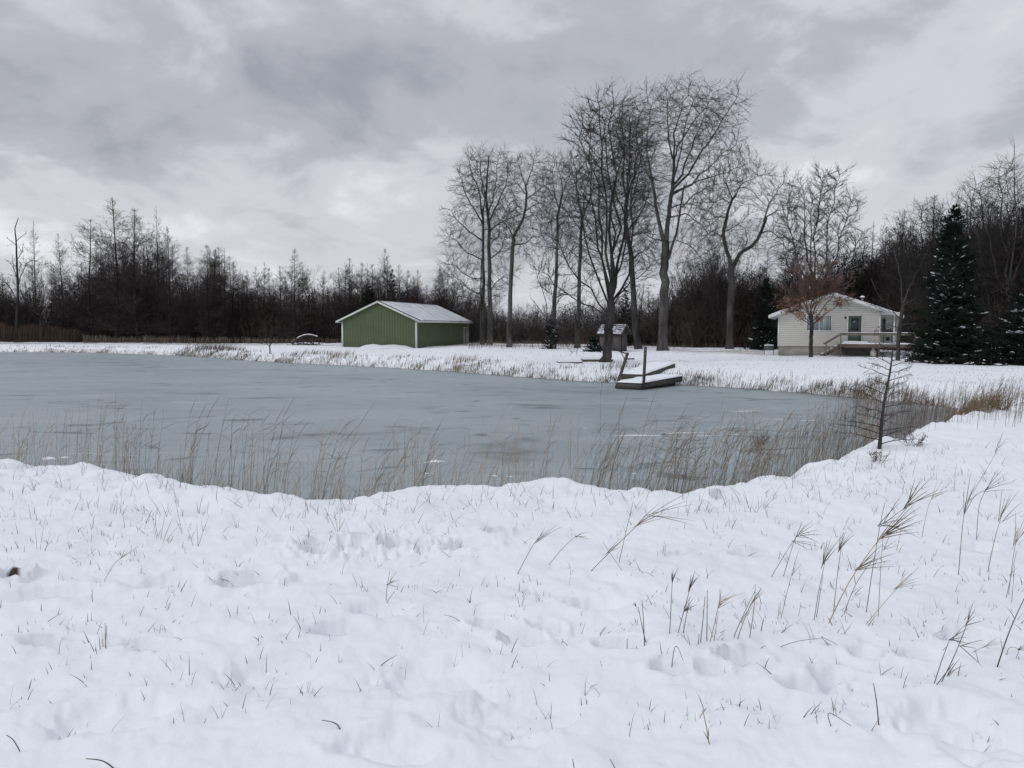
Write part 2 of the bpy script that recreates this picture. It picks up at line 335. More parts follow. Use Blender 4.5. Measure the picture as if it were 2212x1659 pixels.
class MB:
    def __init__(s): s.V = []; s.Q = []; s.T = []; s.n = 0
    def add(s, V, Q=None, T=None):
        V = np.asarray(V, float).reshape(-1, 3)
        if Q is not None and len(Q): s.Q.append(np.asarray(Q, np.int64)+s.n)
        if T is not None and len(T): s.T.append(np.asarray(T, np.int64)+s.n)
        s.V.append(V); s.n += len(V); return s
    def box(s, x0, x1, y0, y1, z0, z1):
        V = [(x0,y0,z0),(x1,y0,z0),(x1,y1,z0),(x0,y1,z0),(x0,y0,z1),(x1,y0,z1),(x1,y1,z1),(x0,y1,z1)]
        return s.add(V, [(0,3,2,1),(4,5,6,7),(0,1,5,4),(1,2,6,5),(2,3,7,6),(3,0,4,7)])
    def hexa(s, V):
        return s.add(V, [(0,3,2,1),(4,5,6,7),(0,1,5,4),(1,2,6,5),(2,3,7,6),(3,0,4,7)])
    def beam(s, a, b, w, h=None, up=(0,0,1)):
        a = np.array(a, float); b = np.array(b, float); h = h or w
        t = (b-a)/np.linalg.norm(b-a); u = np.cross(t, up)
        if np.linalg.norm(u) < 1e-3: u = np.array([1.,0,0])
        u /= np.linalg.norm(u); v = np.cross(u, t)
        o = [-u*w/2-v*h/2, u*w/2-v*h/2, u*w/2+v*h/2, -u*w/2+v*h/2]
        return s.add([a+q for q in o]+[b+q for q in o], [(0,1,2,3),(7,6,5,4),(0,4,5,1),(1,5,6,2),(2,6,7,3),(3,7,4,0)])
    def tubes(s, P, Rr, k=5, seed=0):
        """P (n,m,3), Rr (n,m): round-section branches"""
        P = np.asarray(P, float); Rr = np.asarray(Rr, float)
        if P.ndim == 2: P = P[None]; Rr = Rr[None]
        n, m, _ = P.shape
        T = np.gradient(P, axis=1); T /= np.linalg.norm(T, axis=2, keepdims=True)+1e-9
        ref = np.random.default_rng(seed).normal(size=(n, 1, 3)); ref = ref+T*0
        if n == 1: ref = np.array([[[.31,.9,.13]]])+T*0
        A = np.cross(T, ref); A /= np.linalg.norm(A, axis=2, keepdims=True)+1e-9
        B = np.cross(T, A)
        ang = np.arange(k)*2*math.pi/k
        V = P[:, :, None, :]+Rr[:, :, None, None]*(np.cos(ang)[None, None, :, None]*A[:, :, None, :]+np.sin(ang)[None, None, :, None]*B[:, :, None, :])
        idx = np.arange(n*m*k).reshape(n, m, k)
        a = idx[:, :-1, :]; b = np.roll(a, -1, axis=2); c = idx[:, 1:, :]; d = np.roll(c, -1, axis=2)
        return s.add(V.reshape(-1, 3), np.stack([a, b, d, c], -1).reshape(-1, 4))
    def ribbons(s, P, W, seed=0, side=None):
        P = np.asarray(P, float); W = np.asarray(W, float); n, m, _ = P.shape
        T = P[:, -1]-P[:, 0]
        g = np.random.default_rng(seed)
        ref = g.normal(size=(n, 3)) if side is None else side
        A = np.cross(T, ref); A /= np.linalg.norm(A, axis=1, keepdims=True)+1e-9
        L = P-A[:, None, :]*W[:, :, None]/2; Rt = P+A[:, None, :]*W[:, :, None]/2
        V = np.stack([L, Rt], 2)
        idx = np.arange(n*m*2).reshape(n, m, 2)
        q = np.stack([idx[:, :-1, 0], idx[:, :-1, 1], idx[:, 1:, 1], idx[:, 1:, 0]], -1)
        return s.add(V.reshape(-1, 3), q.reshape(-1, 4))
    def arrays(s):
        return (np.concatenate(s.V), np.concatenate(s.Q) if s.Q else None, np.concatenate(s.T) if s.T else None)
    def mesh(s, name, m, smooth=False):
        V, Q, T = s.arrays(); me = make_mesh(name, V, Q, T, smooth); me.materials.append(m); return me
    def build(s, name, m, parent=None, smooth=False):
        o = bpy.data.objects.new(name, s.mesh(name, m, smooth)); COL.objects.link(o)
        if parent is not None: o.parent = parent
        return o
def tag(o, label=None, cat=None, group=None, kind=None):
    if label: o['label'] = label
    if cat: o['category'] = cat
    if group: o['group'] = group
    if kind: o['kind'] = kind
    return o
def empty(name, loc, rz=0, **k):
    o = bpy.data.objects.new(name, None); COL.objects.link(o)
    o.location = [float(v) for v in loc]; o.rotation_euler = (0, 0, rz); o.empty_display_size = .3
    return tag(o, **k)
def copy_tree(o, parent=None):
    c = o.copy(); COL.objects.link(c); c.parent = parent
    for ch in list(o.children): copy_tree(ch, c)
    return c
def inst(me, name, parent):
    o = bpy.data.objects.new(name, me); COL.objects.link(o); o.parent = parent; return o

# ------------------------------------------------------------ growth
def spawn(P, Rr, per, t0, t1, ang, lf, m, wig=.1, trop=.05, rr=.55, tip=.3, seed=0, asd=10, lsd=.25, flat=0, prop=False):
    g = np.random.default_rng(seed); P = np.asarray(P, float); n, mm, _ = P.shape
    pl = np.linalg.norm(np.diff(P, axis=1), axis=2).sum(1)
    ip = np.repeat(np.arange(n), per); k = len(ip)
    if prop:
        w_ = pl**1.25; ip = np.sort(g.choice(n, k, p=w_/w_.sum())); plx = .55*pl+.45*pl.mean()
    else: plx = pl
    t = t0+(t1-t0)*(g.random(k) if prop else (np.tile(np.arange(per), n)+g.random(k))/per)
    f = t*(mm-1); i = np.minimum(f.astype(int), mm-2); f = f-i
    A = P[ip, i]; B = P[ip, i+1]; pos = A+(B-A)*f[:, None]
    rad = Rr[ip, i]*(1-f)+Rr[ip, i+1]*f
    d = B-A; d /= np.linalg.norm(d, axis=1, keepdims=True)+1e-9
    ref = g.normal(size=(k, 3)); u = np.cross(d, ref); u /= np.linalg.norm(u, axis=1, keepdims=True)+1e-9
    if flat:
        u[:, 2] *= (1-flat); u /= np.linalg.norm(u, axis=1, keepdims=True)+1e-9
    a = np.radians(ang+asd*g.normal(size=k))
    dr = d*np.cos(a)[:, None]+u*np.sin(a)[:, None]
    Ln = plx[ip]*lf*((1.25-.95*t) if prop else (1.15-.6*t))*(1+lsd*g.normal(size=k)); Ln = np.maximum(Ln, .05)
    out = np.zeros((k, m, 3)); out[:, 0] = pos; st = Ln/(m-1)
    for j in range(1, m):
        dr = dr+wig*g.normal(size=(k, 3))+np.array([0, 0, trop]); dr /= np.linalg.norm(dr, axis=1, keepdims=True)
        out[:, j] = out[:, j-1]+dr*st[:, None]
    r0 = rad*rr; R2 = r0[:, None]*np.linspace(1, tip, m)[None]
    return out, R2
def poly(pts, n=12):
    """smooth a sparse path"""
    pts = np.array(pts, float); k = len(pts)
    s = np.linspace(0, k-1, n); i = np.minimum(s.astype(int), k-2); f = (s-i)[:, None]
    p0 = pts[np.maximum(i-1, 0)]; p1 = pts[i]; p2 = pts[i+1]; p3 = pts[np.minimum(i+2, k-1)]
    return .5*((2*p1)+(-p0+p2)*f+(2*p0-5*p1+4*p2-p3)*f**2+(-p0+3*p1-3*p2+p3)*f**3)

def colonize(limbs, g, ball=2.0, n=3500, step=.3, infl=2.6, kill=.48, up=.12, keep=.55, noise=.10, tip=.0105, t0=.2, iters=90, shift=.0):
    """branches grown towards points filling the crown; returns edges (start, end) with radii"""
    P0 = []; D0 = []
    pl = np.array([np.linalg.norm(np.diff(p, axis=0), axis=1).sum() for p in limbs])
    for p, L in zip(limbs, pl):
        m = max(4, int(L/step)); u = np.linspace(0, len(p)-1, m); i = np.minimum(u.astype(int), len(p)-2); f = (u-i)[:, None]
        q = p[i]+(p[i+1]-p[i])*f; d = p[i+1]-p[i]; d = d/(np.linalg.norm(d, axis=1, keepdims=True)+1e-9)
        k = int(m*t0*.6); P0.append(q[k:]); D0.append(d[k:])
    P = np.concatenate(P0); D = np.concatenate(D0); nr = len(P)
    w = pl**.8; li = g.choice(len(limbs), n, p=w/w.sum()); t = t0+(.93-t0)*g.random(n)**.85
    A = np.zeros((n, 3))
    for j, p in enumerate(limbs):
        m_ = li == j
        if not m_.any(): continue
        u = np.clip(t[m_], 0, 1)*(len(p)-1); i = np.minimum(u.astype(int), len(p)-2); A[m_] = p[i]+(p[i+1]-p[i])*(u-i)[:, None]
    v = g.normal(size=(n, 3)); v /= np.linalg.norm(v, axis=1)[:, None]
    A = A+v*(ball*g.random(n)**.45*(1.15-.55*t))[:, None]; A[:, 2] += shift
    par = np.full(nr, -1); kids = np.zeros(nr, int)
    def near(Q, off):
        best = np.full(len(A), 1e9); bi = np.zeros(len(A), int)
        for c in range(0, len(Q), 400):
            d = np.linalg.norm(A[:, None]-Q[None, c:c+400], axis=2); k = d.argmin(1); dm = d[np.arange(len(A)), k]; mm = dm < best
            best[mm] = dm[mm]; bi[mm] = k[mm]+c+off
        return best, bi
    bd, bi = near(P, 0)
    for it in range(iters):
        al = bd > kill; A = A[al]; bd = bd[al]; bi = bi[al]
        act = (bd < infl) & (kids[bi] < 3)
        if act.sum() < 3: break
        idx = bi[act]; vec = A[act]-P[idx]; vec /= np.linalg.norm(vec, axis=1)[:, None]
        S_ = np.zeros((len(P), 3)); np.add.at(S_, idx, vec); u = np.unique(idx)
        d = S_[u]; d /= np.linalg.norm(d, axis=1)[:, None]+1e-9
        kp = np.where(u < nr, .1, keep)[:, None]
        d = d+D[u]*kp+np.array([0, 0, up])+noise*g.normal(size=d.shape); d /= np.linalg.norm(d, axis=1)[:, None]
        Q = P[u]+d*step; off = len(P)
        P = np.concatenate([P, Q]); D = np.concatenate([D, d]); par = np.concatenate([par, u]); kids[u] += 1; kids = np.concatenate([kids, np.zeros(len(u), int)])
        b2, i2 = near(Q, off); m_ = b2 < bd; bd[m_] = b2[m_]; bi[m_] = i2[m_]
    N_ = len(P); r = np.zeros(N_); e = 2.1
    for k in range(N_-1, nr-1, -1):
        if r[k] == 0: r[k] = tip**e
        p = par[k]
        if p >= nr: r[p] += r[k]
    r = r**(1/e); c = np.arange(nr, N_); p = par[c]
    main = np.full(N_, -1); best = np.zeros(N_)
    for k in range(nr, N_):
        if r[k] > best[par[k]]: best[par[k]] = r[k]; main[par[k]] = k
    ok = np.where((main >= 0) & (np.arange(N_) >= nr))[0]
    for _ in range(9):
        P2 = P.copy(); P2[ok] = .4*P[ok]+.3*(P[par[ok]]+P[main[ok]]); P = P2
    E = np.stack([P[p], P[c]], 1); Rr = np.stack([np.where(p >= nr, np.maximum(r[c], np.minimum(r[p], r[c]*1.25)), r[c]*1.1), r[c]], 1)
    return E, Rr
exec_order = []
def bare_tree(name, base, trunk, limbs, spec, label, cat='tree', group=None, bark='bark_grey', twig='twig', seed=1, kt=10, extra=None):
    """trunk/limbs: lists of (points, r0, r1) in metres relative to base"""
    g = np.random.default_rng(seed)
    root = empty(name, base, label=label, cat=cat, group=group)
    t = MB(); c = MB()
    P = []; Q = []
    for j, (pts, r0, r1) in enumerate(trunk):
        p = poly(pts, 14); p[1:-1] += g.normal(size=(12, 3))*r0*.12
        rr = np.linspace(r0, r1, 14)
        if j == 0: rr[0] *= 1.5; rr[1] *= 1.12
        t.tubes(p, rr, kt)
    for pts, r0, r1 in limbs:
        p = poly(pts, 10); L = np.linalg.norm(p[-1]-p[0])
        p[1:] += g.normal(size=(9, 3))*L*.012
        rr = np.linspace(r0, r1, 10)
        rr = rr*.8; t.tubes(p, rr, 7); P.append(p); Q.append(rr)
    P = np.array(P); Q = np.array(Q)
    if isinstance(spec, dict):
        s = dict(spec); tw = s.pop('tw', .014); tl = s.pop('tl', .55); per = s.pop('per', 2); sub = s.pop('sub', 2); ang = s.pop('ang', 34)
        E, Er = colonize(P, g, **s)
        c.tubes(E, Er, 4, seed=3)
        def tw_(src, per, ln, w, seed, m=4):
            a = spawn(src, np.full(src.shape[:2], w/2), per, .1, 1, ang, 1.0, m, .09, .05, seed=seed, asd=12, lsd=.0)
            st_ = a[0][:, :1]; L_ = np.linalg.norm(a[0][:, -1]-a[0][:, 0], axis=1)[:, None, None]+1e-6
            q = st_+(a[0]-st_)/L_*(ln*(.45+.9*np.random.default_rng(seed).random(len(a[0]))))[:, None, None]
            return q
        A1 = tw_(E, per, tl, tw, seed*3+1); c.ribbons(A1, np.full((len(A1), 1), tw)*np.array([1, .85, .7, .4])[None], seed=1)
        if sub:
            A2 = tw_(A1, sub, tl*.45, tw*.7, seed*3+2, 3); c.ribbons(A2, np.full((len(A2), 1), tw*.75)*np.array([1, .8, .4])[None], seed=2)
        t.build('trunk', M[bark], root, True); c.build('crown', M[twig], root)
        return root, [(P, Q), (E, Er), (A1, None)]
    lv = [(P, Q)]
    for i, s in enumerate(spec):
        s = dict(s); fr = s.pop('frm', None); w = s.pop('w', None)
        src = lv[fr if fr is not None else -1]
        a = spawn(src[0], src[1], seed=seed*31+i, prop=(i < 2), **s)
        if w: a = (a[0], np.maximum(a[1], 0)*0+w*np.linspace(1, .45, a[0].shape[1])[None]*np.ones((len(a[0]), 1)))
        lv.append(a)
        if i < len(spec)-2: c.tubes(a[0], a[1], 4, seed=i)
        else: c.ribbons(a[0], a[1]*2, seed=i)
    t.build('trunk', M[bark], root, True)
    c.build('crown', M[twig], root)
    return root, lv

def px_tree_pts(pts, Y, base, g, dy=0.6):
    out = []; off = 0
    for i, (x, y) in enumerate(pts):
        p = at_y(x, y, Y); 
        if i: off += g.normal()*dy
        q = at_y(x, y, Y+off); out.append(q-base)
    return out

# ============================================================ SETTING
EDGE_PX = [-900,-300,0,300,700,1000,1100,1400,1500,1650,1900,2000,2130,2212,2500,3200]
EDGE_D = [128,128,128,122,115,112,108,99,89,84,82,70,62,56,52,50]
def edge_depth(px): return np.interp(px, EDGE_PX, EDGE_D)
def build_ground():
    th = np.concatenate([np.linspace(-math.pi, -.80, 26)[:-1], np.linspace(-.80, .80, 1080), np.linspace(.80, math.pi, 26)[1:-1]])
    rs = [np.linspace(.25, 2.0, 12)[:-1]]
    rs.append(2*np.exp(np.arange(0, math.log(7.6/2), .0072))); a = rs[-1][-1]
    rs.append(a*np.exp(np.arange(.0058, math.log(16/a), .0058))); a = rs[-1][-1]
    rs.append(a*np.exp(np.arange(.011, math.log(150/a), .011))); a = rs[-1][-1]
    rs.append(a*np.exp(np.arange(.1, math.log(2500/a), .1)))
    r = np.concatenate(rs)
    TT, RR = np.meshgrid(th, r)
    X = RR*np.sin(TT); Y = RR*np.cos(TT)
    sd = sdist(X, Y); Z = terrain(X, Y, sd)
    n, m = X.shape
    V = np.stack([X, Y, Z], -1).reshape(-1, 3)
    idx = np.arange(n*m).reshape(n, m); nx = np.roll(idx, -1, axis=1)
    Q = np.stack([idx[:-1], nx[:-1], nx[1:], idx[1:]], -1).reshape(-1, 4)
    Q = Q[:, ::-1]
    c = len(V); V = np.concatenate([V, [[0, 0, float(Z[0].mean())]]])
    T = np.stack([nx[0], idx[0], np.full(m, c)], -1)[:, ::-1]
    me = make_mesh('ground', V, Q, T[:, ::-1], True)
    px = CX+X/np.maximum(Y, .5)*FX
    ed = edge_depth(np.clip(px, -900, 3200))
    lit = np.where(Y > 2, sstep(-2.5, 2.0, Y-ed+1.5*fbm(X*.25, Y*.25, 2, 5)), 0)
    tan = np.zeros_like(X)
    far = sstep(30, 60, Y)
    tan += far*(.10+.16*np.maximum(0, fbm(X*.06, Y*.35, 3, 200)))
    strip = np.exp(-((Y-(ed-14+3*fbm(X*.05, Y*.05, 2, 7)))/7)**2)*np.where(px < 1650, 1, .25)
    tan += .30*strip*sstep(.0, .5, .5+fbm(X*.08, Y*.4, 3, 211))
    bank = np.exp(-((sd-.3)/.55)**2)
    tan += bank*(.12+.45*np.maximum(0, fbm(X*.5, Y*.5, 3, 221)))*sstep(11, 16, np.hypot(X, Y))
    tan += .42*np.exp(-((sd+.12)/.16)**2)
    d0 = at_z(30, 1244, .4); lit = lit+.75*np.exp(-(((X-d0[0]+.02)/.055)**2+((Y-d0[1]-.03)/.05)**2))
    at = me.color_attributes.new('cover', 'FLOAT_COLOR', 'POINT')
    cc = np.zeros((len(V), 4), np.float32); cc[:-1, 0] = lit.ravel(); cc[:-1, 1] = tan.ravel(); cc[:, 3] = 1
    at.data.foreach_set('color', cc.ravel())
    me.materials.append(ground_mat())
    o = bpy.data.objects.new('snowy_ground', me); COL.objects.link(o); tag(o, 'snow covered ground around the pond', None, None, 'structure')
    # the frozen pond
    xs = np.arange(-95, 22, .45); ys = np.concatenate([np.arange(7.5, 30, .25), np.arange(30, 97, .6)])
    XX, YY = np.meshgrid(xs, ys); sdi = sdist(XX, YY)
    VV = np.stack([XX, YY, np.full_like(XX, -.6)], -1).reshape(-1, 3); ii = np.arange(len(VV)).reshape(XX.shape)
    QQ = np.stack([ii[:-1, :-1], ii[:-1, 1:], ii[1:, 1:], ii[1:, :-1]], -1).reshape(-1, 4)
    keep = (sdi[:-1, :-1] < 1.2).ravel()
    me = make_mesh('pond_ice', VV, QQ[keep], None, True)
    at = me.color_attributes.new('shore', 'FLOAT_COLOR', 'POINT')
    cc = np.zeros((len(VV), 4), np.float32)
    s = sstep(-1.9, -.1, sdi)*(1-sstep(26, 40, YY))+.8*sstep(-.5, 0, sdi)*sstep(26, 40, YY)
    s += .8*np.exp(-(((XX-13)/2.2)**2+((YY-25)/4)**2))
    cc[:, 0] = np.clip(s, 0, .9).ravel(); cc[:, 3] = 1
    dk = np.zeros_like(XX); wx = .5*fbm(XX*.9, YY*.9, 3, 410); wy = .5*fbm(XX*.9+9, YY*.9, 3, 411)
    for x0_, y0_, x1_, y1_, w_, a_ in [(615,944,800,938,.32,1),(790,938,930,926,.2,.8),(915,880,960,892,.25,.7),(1060,960,1130,980,.4,.8),(1095,955,1170,940,.3,.7),(1300,915,1350,925,.25,.6),(1105,873,1160,882,.3,.7),
        (190,782,280,784,.9,.9),(1330,1010,1420,1005,.25,.5),(350,905,450,900,.3,.6),(180,880,250,876,.35,.7),(1700,1010,1760,1006,.3,.5),(560,860,640,858,.4,.5),(1200,845,1330,850,.4,.4),(1080,975,1140,990,.35,.8),(1700,945,1800,950,.35,.5)]:
        p0 = at_z(x0_, y0_, -.6); p1 = at_z(x1_, y1_, -.6); ex, ey = p1[0]-p0[0], p1[1]-p0[1]
        t_ = np.clip(((XX+wx-p0[0])*ex+(YY+wy-p0[1])*ey)/(ex*ex+ey*ey), 0, 1)
        d_ = (XX+wx-p0[0]-ex*t_)**2+(YY+wy-p0[1]-ey*t_)**2; dk = np.maximum(dk, a_*np.exp(-d_/(w_*w_)))
    cc[:, 1] = dk.ravel()
    at.data.foreach_set('color', cc.ravel()); me.materials.append(ice_mat())
    o = bpy.data.objects.new('frozen_pond', me); COL.objects.link(o); tag(o, 'grey frozen pond with dark streaks', None, None, 'structure')
build_ground()

def ice_patch(px, py, w, d, seed):
    g = np.random.default_rng(seed); p = at_z(px, py, -.6); mb = MB(); n = 26
    a = np.linspace(0, 2*math.pi, n, endpoint=False)
    rr = 1+.45*np.sin(a*3+g.random()*6)+.3*g.normal(size=n); rr = np.clip(rr, .25, 1.8)
    o = np.stack([p[0]+np.cos(a)*w*rr, p[1]+np.sin(a)*d*rr+np.cos(a)*w*.35, np.full(n, -.597)], -1)
    V = np.concatenate([o, [[p[0], p[1], -.588]]])
    mb.add(V, None, [(i, (i+1) % n, n) for i in range(n)])
    tag(mb.build('snow_patch', M['snow']), 'thin patch of snow lying on the pond ice', None, None, 'structure')
for a in [(940,997,.16,.13,1),(925,1023,.07,.04,2),(1072,1028,.08,.04,3),(930,905,.035,.03,4),(1103,1030,.05,.03,5),
          (1440,938,.9,.018,6),(1560,940,.5,.016,7),(1700,905,.35,.02,8),(1760,908,.3,.02,9),(1620,888,.5,.02,10),(1995,926,.25,.02,12),
          (1370,1023,.04,.03,13),(1265,925,.05,.02,14)]:
    ice_patch(*a)
def shore_lump(px, py, r, seed):
    g = np.random.default_rng(seed); p = at_z(px, py, -.58); mb = MB()
    th = np.linspace(0, 2*math.pi, 18, endpoint=False); V = []; 
    for k, (rr, hh) in enumerate([(1.05, -.03), (1, .25), (.75, .6), (.4, .8)]):
        for a in th: 
            w = rr*r*(1+.2*math.sin(a*3+seed)+.08*g.normal()); V.append((p[0]+math.cos(a)*w*1.5, p[1]+math.sin(a)*w*.8, -.6+hh*r*.6))
    V.append((p[0], p[1], -.6+.85*r*.6)); Q = []
    for k in range(3):
        for i in range(18): Q.append((k*18+i, k*18+(i+1) % 18, (k+1)*18+(i+1) % 18, (k+1)*18+i))
    mb.add(V, Q, [(54+i, 54+(i+1) % 18, 72) for i in range(18)])
    tag(mb.build('snow_lump', M['snow'], None, True), None, None, None, 'structure')
for a in [(104,990,.09,1),(140,987,.05,2),(1556,1058,.13,5)]:
    shore_lump(*a)

# ------------------------------------------------------------ world, sun, camera
def build_world():
    w = bpy.data.worlds.new('World'); scene.world = w; w.use_nodes = True
    nt = w.node_tree; nt.nodes.clear(); L = nt.links.new
    out = N(nt, 'ShaderNodeOutputWorld'); tc = N(nt, 'ShaderNodeTexCoord')
    sky = N(nt, 'ShaderNodeTexSky'); sky.sky_type = 'NISHITA'; sky.sun_disc = False
    sky.sun_elevation = R(38); sky.sun_rotation = R(-125); sky.air_density = 1.5
    b1 = N(nt, 'ShaderNodeBackground'); b1.inputs[1].default_value = .08; L(sky.outputs[0], b1.inputs[0])
    def math_(op, a, b=None, clamp=False):
        n = N(nt, 'ShaderNodeMath', operation=op); n.use_clamp = clamp
        for i, v in enumerate((a, b)):
            if v is None: continue
            if isinstance(v, (int, float)): n.inputs[i].default_value = v
            else: L(v, n.inputs[i])
        return n.outputs[0]
    nv = N(nt, 'ShaderNodeVectorMath', operation='NORMALIZE'); L(tc.outputs['Generated'], nv.inputs[0])
    sp = N(nt, 'ShaderNodeSeparateXYZ'); L(nv.outputs[0], sp.inputs[0])
    zz = math_('ADD', math_('MAXIMUM', sp.outputs[2], 0.0), .30)
    cx = math_('DIVIDE', sp.outputs[0], zz); cy = math_('DIVIDE', sp.outputs[1], zz)
    cb = N(nt, 'ShaderNodeCombineXYZ'); L(cx, cb.inputs[0]); L(cy, cb.inputs[1])
    def noise(scale, det, dist, off, rough=.5):
        mp = N(nt, 'ShaderNodeMapping'); mp.inputs['Location'].default_value = off; mp.inputs['Rotation'].default_value = (0,0,.5); mp.inputs['Scale'].default_value = (1,.8,1)
        L(cb.outputs[0], mp.inputs[0]); n = N(nt, 'ShaderNodeTexNoise'); n.inputs['Scale'].default_value = scale
        n.inputs['Detail'].default_value = det; n.inputs['Distortion'].default_value = dist; n.inputs['Roughness'].default_value = rough
        L(mp.outputs[0], n.inputs['Vector']); return n
    nA = noise(1.05, 7, .4, (3.2,1.4,0)); nB = noise(3.2, 6, .5, (7.7,.3,0), .55); nC = noise(.9, 4, 0, (0,9,0))
    # direction warped by noise, for the large light and dark masses
    wv = N(nt, 'ShaderNodeVectorMath', operation='MULTIPLY_ADD'); L(nB.outputs['Color'], wv.inputs[0]); wv.inputs[1].default_value = (.13,.0,.09)
    L(nv.outputs[0], wv.inputs[2])
    nD = noise(8, 5, .3, (2,5,0), .6)
    v = math_('ADD', math_('MULTIPLY', nA.outputs['Fac'], .50), math_('MULTIPLY', nB.outputs['Fac'], .48))
    v = math_('ADD', v, math_('MULTIPLY', math_('SUBTRACT', nD.outputs['Fac'], .5), .14))   # around .48
    v = math_('ADD', v, -.02)
    v = math_('ADD', math_('MULTIPLY', math_('SUBTRACT', v, .49), 1.7), .475)
    BL = [(880,285,130,55,.26),(1010,330,120,60,.08),(640,420,420,60,.10),(230,490,200,35,.13),(60,590,110,45,.22),(90,130,150,80,.09),(520,40,260,50,.08),
          (1050,150,420,70,-.06),(700,180,160,70,.09),(250,270,380,75,-.09),(1150,240,240,90,-.09),(500,520,500,50,.03),(1880,150,110,90,.20),(1780,330,120,60,.17),
          (1700,60,170,60,.05),(2180,40,90,70,.20),(2050,330,130,90,-.07),(2130,210,110,80,-.10),(1480,330,260,200,.07),(1130,620,260,55,.24),
          (1850,480,200,90,.12),(1080,450,160,140,-.03),(330,640,420,60,.06),(1650,200,90,80,-.05),(2120,480,200,80,.08)]
    for px, py, sx, sy, amp in BL:
        d = ray(px, py); d /= np.linalg.norm(d); d = d+np.array([.065, 0, .045])
        s = N(nt, 'ShaderNodeVectorMath', operation='SUBTRACT'); L(wv.outputs[0], s.inputs[0]); s.inputs[1].default_value = d
        m = N(nt, 'ShaderNodeVectorMath', operation='MULTIPLY'); L(s.outputs[0], m.inputs[0])
        m.inputs[1].default_value = (FX/sx*.62, 1.2, FX/sy*.62)
        l = N(nt, 'ShaderNodeVectorMath', operation='DOT_PRODUCT'); L(m.outputs[0], l.inputs[0]); L(m.outputs[0], l.inputs[1])
        e = math_('POWER', 2.718, math_('MULTIPLY', l.outputs['Value'], -1.0))
        v = math_('ADD', v, math_('MULTIPLY', e, amp))
    r = N(nt, 'ShaderNodeValToRGB'); cr_ = r.color_ramp; cr_.interpolation = 'EASE'
    cr_.elements[0].position = .22; cr_.elements[0].color = (.345,.36,.41,1)
    cr_.elements[1].position = .86; cr_.elements[1].color = (.86,.88,.93,1)
    e = cr_.elements.new(.45); e.color = (.475,.49,.545,1)
    e = cr_.elements.new(.62); e.color = (.64,.652,.705,1)
    L(v, r.inputs[0])
    # an overcast sky is brighter overhead
    up = N(nt, 'ShaderNodeMapRange'); up.inputs[1].default_value = .42; up.inputs[2].default_value = .95; up.inputs[3].default_value = 1; up.inputs[4].default_value = 2.0
    L(sp.outputs[2], up.inputs[0])
    b2 = N(nt, 'ShaderNodeBackground'); L(r.outputs[0], b2.inputs[0]); L(up.outputs[0], b2.inputs[1])
    mx = N(nt, 'ShaderNodeMixShader'); mx.inputs[0].default_value = .95; L(b1.outputs[0], mx.inputs[1]); L(b2.outputs[0], mx.inputs[2])
    L(mx.outputs[0], out.inputs[0])
build_world()
sl = bpy.data.lights.new('sun', 'SUN'); sl.energy = .8; sl.angle = R(22); sl.color = (1, .99, .965)
so = bpy.data.objects.new('sun', sl); COL.objects.link(so)
sdv = Vector((math.sin(R(-125))*math.cos(R(38)), math.cos(R(-125))*math.cos(R(38)), math.sin(R(38))))
so.rotation_euler = sdv.to_track_quat('Z', 'Y').to_euler()
cam = bpy.data.cameras.new('camera'); cam.sensor_width = 36; cam.lens = 36*FX/2212; cam.clip_end = 6000; cam.clip_start = .05
co = bpy.data.objects.new('camera', cam); COL.objects.link(co); co.location = (0, 0, EYE); co.rotation_euler = (math.pi/2-TH, 0, 0)
scene.camera = co
vs = scene.view_settings; vs.view_transform = 'Standard'; vs.look = 'None'; vs.gamma = 1; vs.exposure = 0

# ============================================================ SHED
def snow_sheet(mb, x0, x1, y0, y1, zf, th, nx, ny, seed, rag=.03):
    """a soft uneven snow layer lying on a surface z=zf(x,y)"""
    xs = np.linspace(x0, x1, nx); ys = np.linspace(y0, y1, ny); XX, YY = np.meshgrid(xs, ys)
    u = (XX-x0)/(x1-x0)*2-1; v = (YY-y0)/(y1-y0)*2-1
    e = (1-np.abs(u)**10)*(1-np.abs(v)**10)
    XX = XX+rag*vn(XX*5+seed, YY*5, seed)*(np.abs(u) > .9); YY = YY+rag*vn(XX*5, YY*5+seed, seed+2)*(np.abs(v) > .9)
    zb = zf(XX, YY); top = zb+.003+th*np.sqrt(np.clip(e, 0, 1))*(1+.35*fbm(XX*1.7+seed, YY*1.7, 3, seed))
    n = XX.size; V = np.concatenate([np.stack([XX, YY, top], -1).reshape(-1, 3), np.stack([XX, YY, zb+.002], -1).reshape(-1, 3)])
    ii = np.arange(n).reshape(XX.shape)
    Q = np.stack([ii[:-1, :-1], ii[:-1, 1:], ii[1:, 1:], ii[1:, :-1]], -1).reshape(-1, 4)
    mb.add(V, np.concatenate([Q, Q[:, ::-1]+n]))
    ring = np.concatenate([ii[0, :], ii[1:, -1], ii[-1, -2::-1], ii[-2:0:-1, 0]])
    r2 = np.roll(ring, -1); mb.Q.append(np.stack([ring+n, r2+n, r2, ring], -1)+mb.n-2*n)
def gable_panel(mb, W, zb, ze, zr, xr, y, ribw, depth, ribs=True):
    """ribbed sheet filling a gable wall in the plane y (facing -y)"""
    n = int(W/ribw); V = []; Q = []
    prof = []
    for i in range(n):
        x = i*W/n; s = W/n
        prof += [(x, 0), (x+s*.78, 0), (x+s*.84, -depth), (x+s*.94, -depth)]
    prof.append((W, 0))
    def top(x): return ze+(zr-ze)*(x/xr) if x < xr else ze+(zr-ze)*((W-x)/(W-xr))
    for x, o in prof: V += [(x, y+o, zb), (x, y+o, top(x))]
    for i in range(len(prof)-1): Q.append((2*i, 2*i+2, 2*i+3, 2*i+1))
    mb.add(V, Q)
